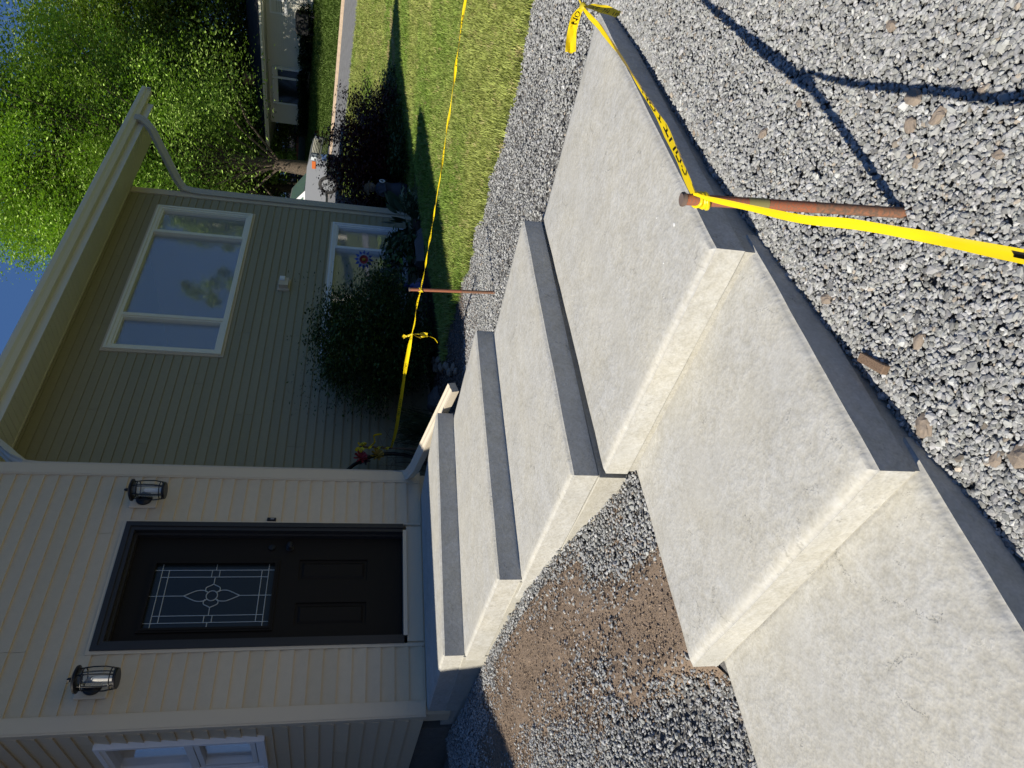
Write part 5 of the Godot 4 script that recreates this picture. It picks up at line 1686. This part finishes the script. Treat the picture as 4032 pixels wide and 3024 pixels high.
func pickup() -> void:
	var x := 24.1
	var z := -9.0
	var t := thing("pickup_truck", Vector3(25.05, height(25.5, -10.5), -9.0), "silver pickup parked at the kerb, its front half hidden by the red shrub", "pickup truck")
	# local: front towards +z, x across (-0.95 .. 0.95)
	var side := [Vector2(-0.02, 0.42), Vector2(0.0, 0.75), Vector2(-0.06, 1.05), Vector2(-0.35, 1.14), Vector2(-1.35, 1.22), Vector2(-1.4, 1.22), Vector2(-2.1, 1.86), Vector2(-3.4, 1.86), Vector2(-3.75, 1.22), Vector2(-5.4, 1.2), Vector2(-5.45, 0.5)]
	var body := [Vector2(0.0, 0.45), Vector2(0.0, 0.8), Vector2(-0.06, 1.05), Vector2(-0.4, 1.15), Vector2(-1.4, 1.22), Vector2(-5.4, 1.2), Vector2(-5.45, 0.5)]
	var mb := MB.new()
	for s in [-1.0, 1.0]:
		for i in range(1, body.size() - 1):
			var A := Vector3(s * 0.97, body[0].y, body[0].x)
			var B := Vector3(s * 0.97, body[i].y, body[i].x)
			var C := Vector3(s * 0.97, body[i + 1].y, body[i + 1].x)
			if s < 0: mb.tri(A, B, C)
			else: mb.tri(A, C, B)
	for i in body.size():
		var a: Vector2 = body[i]
		var b: Vector2 = body[(i + 1) % body.size()]
		mb.quad(Vector3(-0.97, a.y, a.x), Vector3(0.97, a.y, a.x), Vector3(0.97, b.y, b.x), Vector3(-0.97, b.y, b.x))
	obj("body", mb, M.silver, t)
	mb = MB.new()
	var cab := [[Vector2(-1.35, 1.215), Vector2(-2.15, 1.86)], [Vector2(-3.75, 1.215), Vector2(-3.4, 1.86)]]
	var q := [Vector3(-0.93, 1.215, -1.35), Vector3(0.93, 1.215, -1.35), Vector3(0.93, 1.215, -3.75), Vector3(-0.93, 1.215, -3.75), Vector3(-0.78, 1.86, -2.15), Vector3(0.78, 1.86, -2.15), Vector3(0.78, 1.86, -3.4), Vector3(-0.78, 1.86, -3.4)]
	mb.hexa(q)
	obj("cab", mb, M.silver, t)
	mb = MB.new()
	var k := Vector3(0, 0.006, 0.006)
	mb.quad(q[0].lerp(q[4], 0.08) + k + Vector3(0.06, 0, 0), q[1].lerp(q[5], 0.08) + k - Vector3(0.06, 0, 0), q[5].lerp(q[1], 0.08) + k - Vector3(0.06, 0, 0), q[4].lerp(q[0], 0.08) + k + Vector3(0.06, 0, 0))
	obj("windshield", mb, M.teal_glass, t)
	for s in [-1.0, 1.0]:
		mb = MB.new()
		var g := Vector3(s * 0.01, 0, 0)
		var p := [Vector3(s * 0.91, 1.28, -1.6), Vector3(s * 0.91, 1.28, -3.6), Vector3(s * 0.8, 1.78, -3.35), Vector3(s * 0.8, 1.78, -2.2)]
		if s > 0: mb.quad(p[0] + g, p[1] + g, p[2] + g, p[3] + g)
		else: mb.quad(p[3] + g, p[2] + g, p[1] + g, p[0] + g)
		obj("side_window", mb, M.teal_glass, t)
		mb = MB.new()
		mb.bevel_box(Vector3(s * 0.98 - 0.06, 1.2, -1.85), Vector3(s * 1.16 + 0.06 * s, 1.42, -1.76) if s > 0 else Vector3(s * 0.98 + 0.06, 1.42, -1.76), 0.02)
		obj("mirror", mb, M.black, t)
		mb = MB.new()   # headlight wrapping the corner, amber at the side
		mb.box(Vector3(s * 0.83 - 0.15, 0.82, -0.1), Vector3(s * 0.83 + 0.15, 1.0, 0.02))
		var hl := obj("headlight", mb, M.lamp_clear, t)
		mb = MB.new()
		mb.box(Vector3(s * 0.975 - 0.02, 0.84, -0.42), Vector3(s * 0.975 + 0.02, 0.97, -0.14))
		obj("turn_signal", mb, M.amber, hl)
		for zz in [-1.0, -4.4]:
			mb = MB.new()
			mb.lathe(Vector3.ZERO, [Vector2(0.0, -0.14), Vector2(0.3, -0.14), Vector2(0.38, -0.1), Vector2(0.38, 0.1), Vector2(0.3, 0.14), Vector2(0.0, 0.14)], 24)
			mb.xf(Transform3D(Basis(Vector3.BACK, PI / 2), Vector3(s * 0.86, 0.38, zz)))
			var wh := obj("wheel", mb, M.dark, t)
			mb = MB.new()
			mb.lathe(Vector3.ZERO, [Vector2(0.0, -0.15), Vector2(0.23, -0.145), Vector2(0.23, 0.145), Vector2(0.0, 0.15)], 18)
			mb.xf(Transform3D(Basis(Vector3.BACK, PI / 2), Vector3(s * 0.86, 0.38, zz)))
			obj("rim", mb, M.alum, wh)
	mb = MB.new()
	mb.box(Vector3(-0.66, 0.74, 0.0), Vector3(0.66, 1.02, 0.03))
	var gr := obj("grille", mb, M.black, t)
	for i in 5:
		mb = MB.new()
		mb.box(Vector3(-0.66, 0.76 + i * 0.055, 0.03), Vector3(0.66, 0.785 + i * 0.055, 0.05))
		obj("slat", mb, M.chrome, gr)
	mb = MB.new()
	mb.bevel_box(Vector3(-0.99, 0.42, -0.1), Vector3(0.99, 0.66, 0.16), 0.03)
	obj("bumper", mb, M.chrome, t)
	t.rotation.y = 0.12

func _ready() -> void:
	# camera (the phone was held so that the picture lies on its side), sky, sun, exposure
	var cam := Camera3D.new()
	cam.name = "camera"
	add_child(cam)
	cam.transform = Transform3D(Basis(-Vector3(0.10963, 0.97463, -0.19512), Vector3(0.73469, 0.05276, 0.67635), Vector3(-0.66949, 0.2175, 0.71027)).orthonormalized(), Vector3(0, 1.4, 5.28))
	cam.fov = 56.737
	cam.near = 0.05
	cam.far = 900.0
	cam.current = true
	var env := Environment.new()
	var sm := ProceduralSkyMaterial.new()
	sm.sky_top_color = lin(0.1, 0.26, 0.68)
	sm.sky_horizon_color = lin(0.28, 0.46, 0.84)
	sm.sky_curve = 0.1
	sm.sky_energy_multiplier = 0.63
	sm.ground_bottom_color = lin(0.1, 0.12, 0.08)
	sm.ground_horizon_color = lin(0.25, 0.3, 0.3)
	sm.sun_angle_max = 0.0
	var sky := Sky.new()
	sky.sky_material = sm
	env.background_mode = Environment.BG_SKY
	env.sky = sky
	env.tonemap_mode = Environment.TONE_MAPPER_LINEAR
	env.tonemap_exposure = 1.25
	env.sdfgi_enabled = true
	env.ssao_enabled = true
	env.ssil_enabled = true
	var we := WorldEnvironment.new()
	we.name = "environment"
	we.environment = env
	add_child(we)
	var sun := DirectionalLight3D.new()
	sun.name = "sun"
	add_child(sun)
	sun.look_at_from_position(Vector3.ZERO, Vector3(0.7585, -0.6417, 0.1133), Vector3.UP)
	sun.light_energy = 1.6
	sun.light_color = Color(1.0, 0.96, 0.885)
	sun.light_angular_distance = 0.5
	sun.shadow_enabled = true

	rng.seed = 2024
	hn.seed = 9
	hn.frequency = 0.01
	hn.noise_type = FastNoiseLite.TYPE_SIMPLEX_SMOOTH
	hn.fractal_octaves = 3
	materials()
	M.neigh = mat(0.7, 0.69, 0.62, 0.7)
	M.brick = mat(0.42, 0.17, 0.12, 0.9)
	M.far_glass = mat(0.012, 0.016, 0.018, 0.08)
	M.silver = mat(0.42, 0.43, 0.45, 0.3, 0.6)
	M.chrome = mat(0.7, 0.7, 0.72, 0.12, 1.0)
	M.teal_glass = mat(0.12, 0.2, 0.17, 0.12)
	M.lamp_clear = mat(0.6, 0.65, 0.7, 0.15)
	M.amber = mat(0.55, 0.14, 0.03, 0.25)
	simple_noise_material("birch", Vector3(0.6, 0.58, 0.54), 0.5, 0.03, 0.7, 70, 0.5, 0.9)

	ground_mesh()
	street()
	concrete()
	house()
	neighbour()
	plants()
	pickup()
	lantern(Vector3(3.465, 2.985, 0.0), "black caged wall lantern right of the door, by the corner board")
	lantern(Vector3(1.99, 2.98, 0.0), "black caged wall lantern left of the door, by the courtyard corner")
	tapes()
	rng.seed = 99
	small_things()
	rng.seed = 4
	gravel()
	grass()
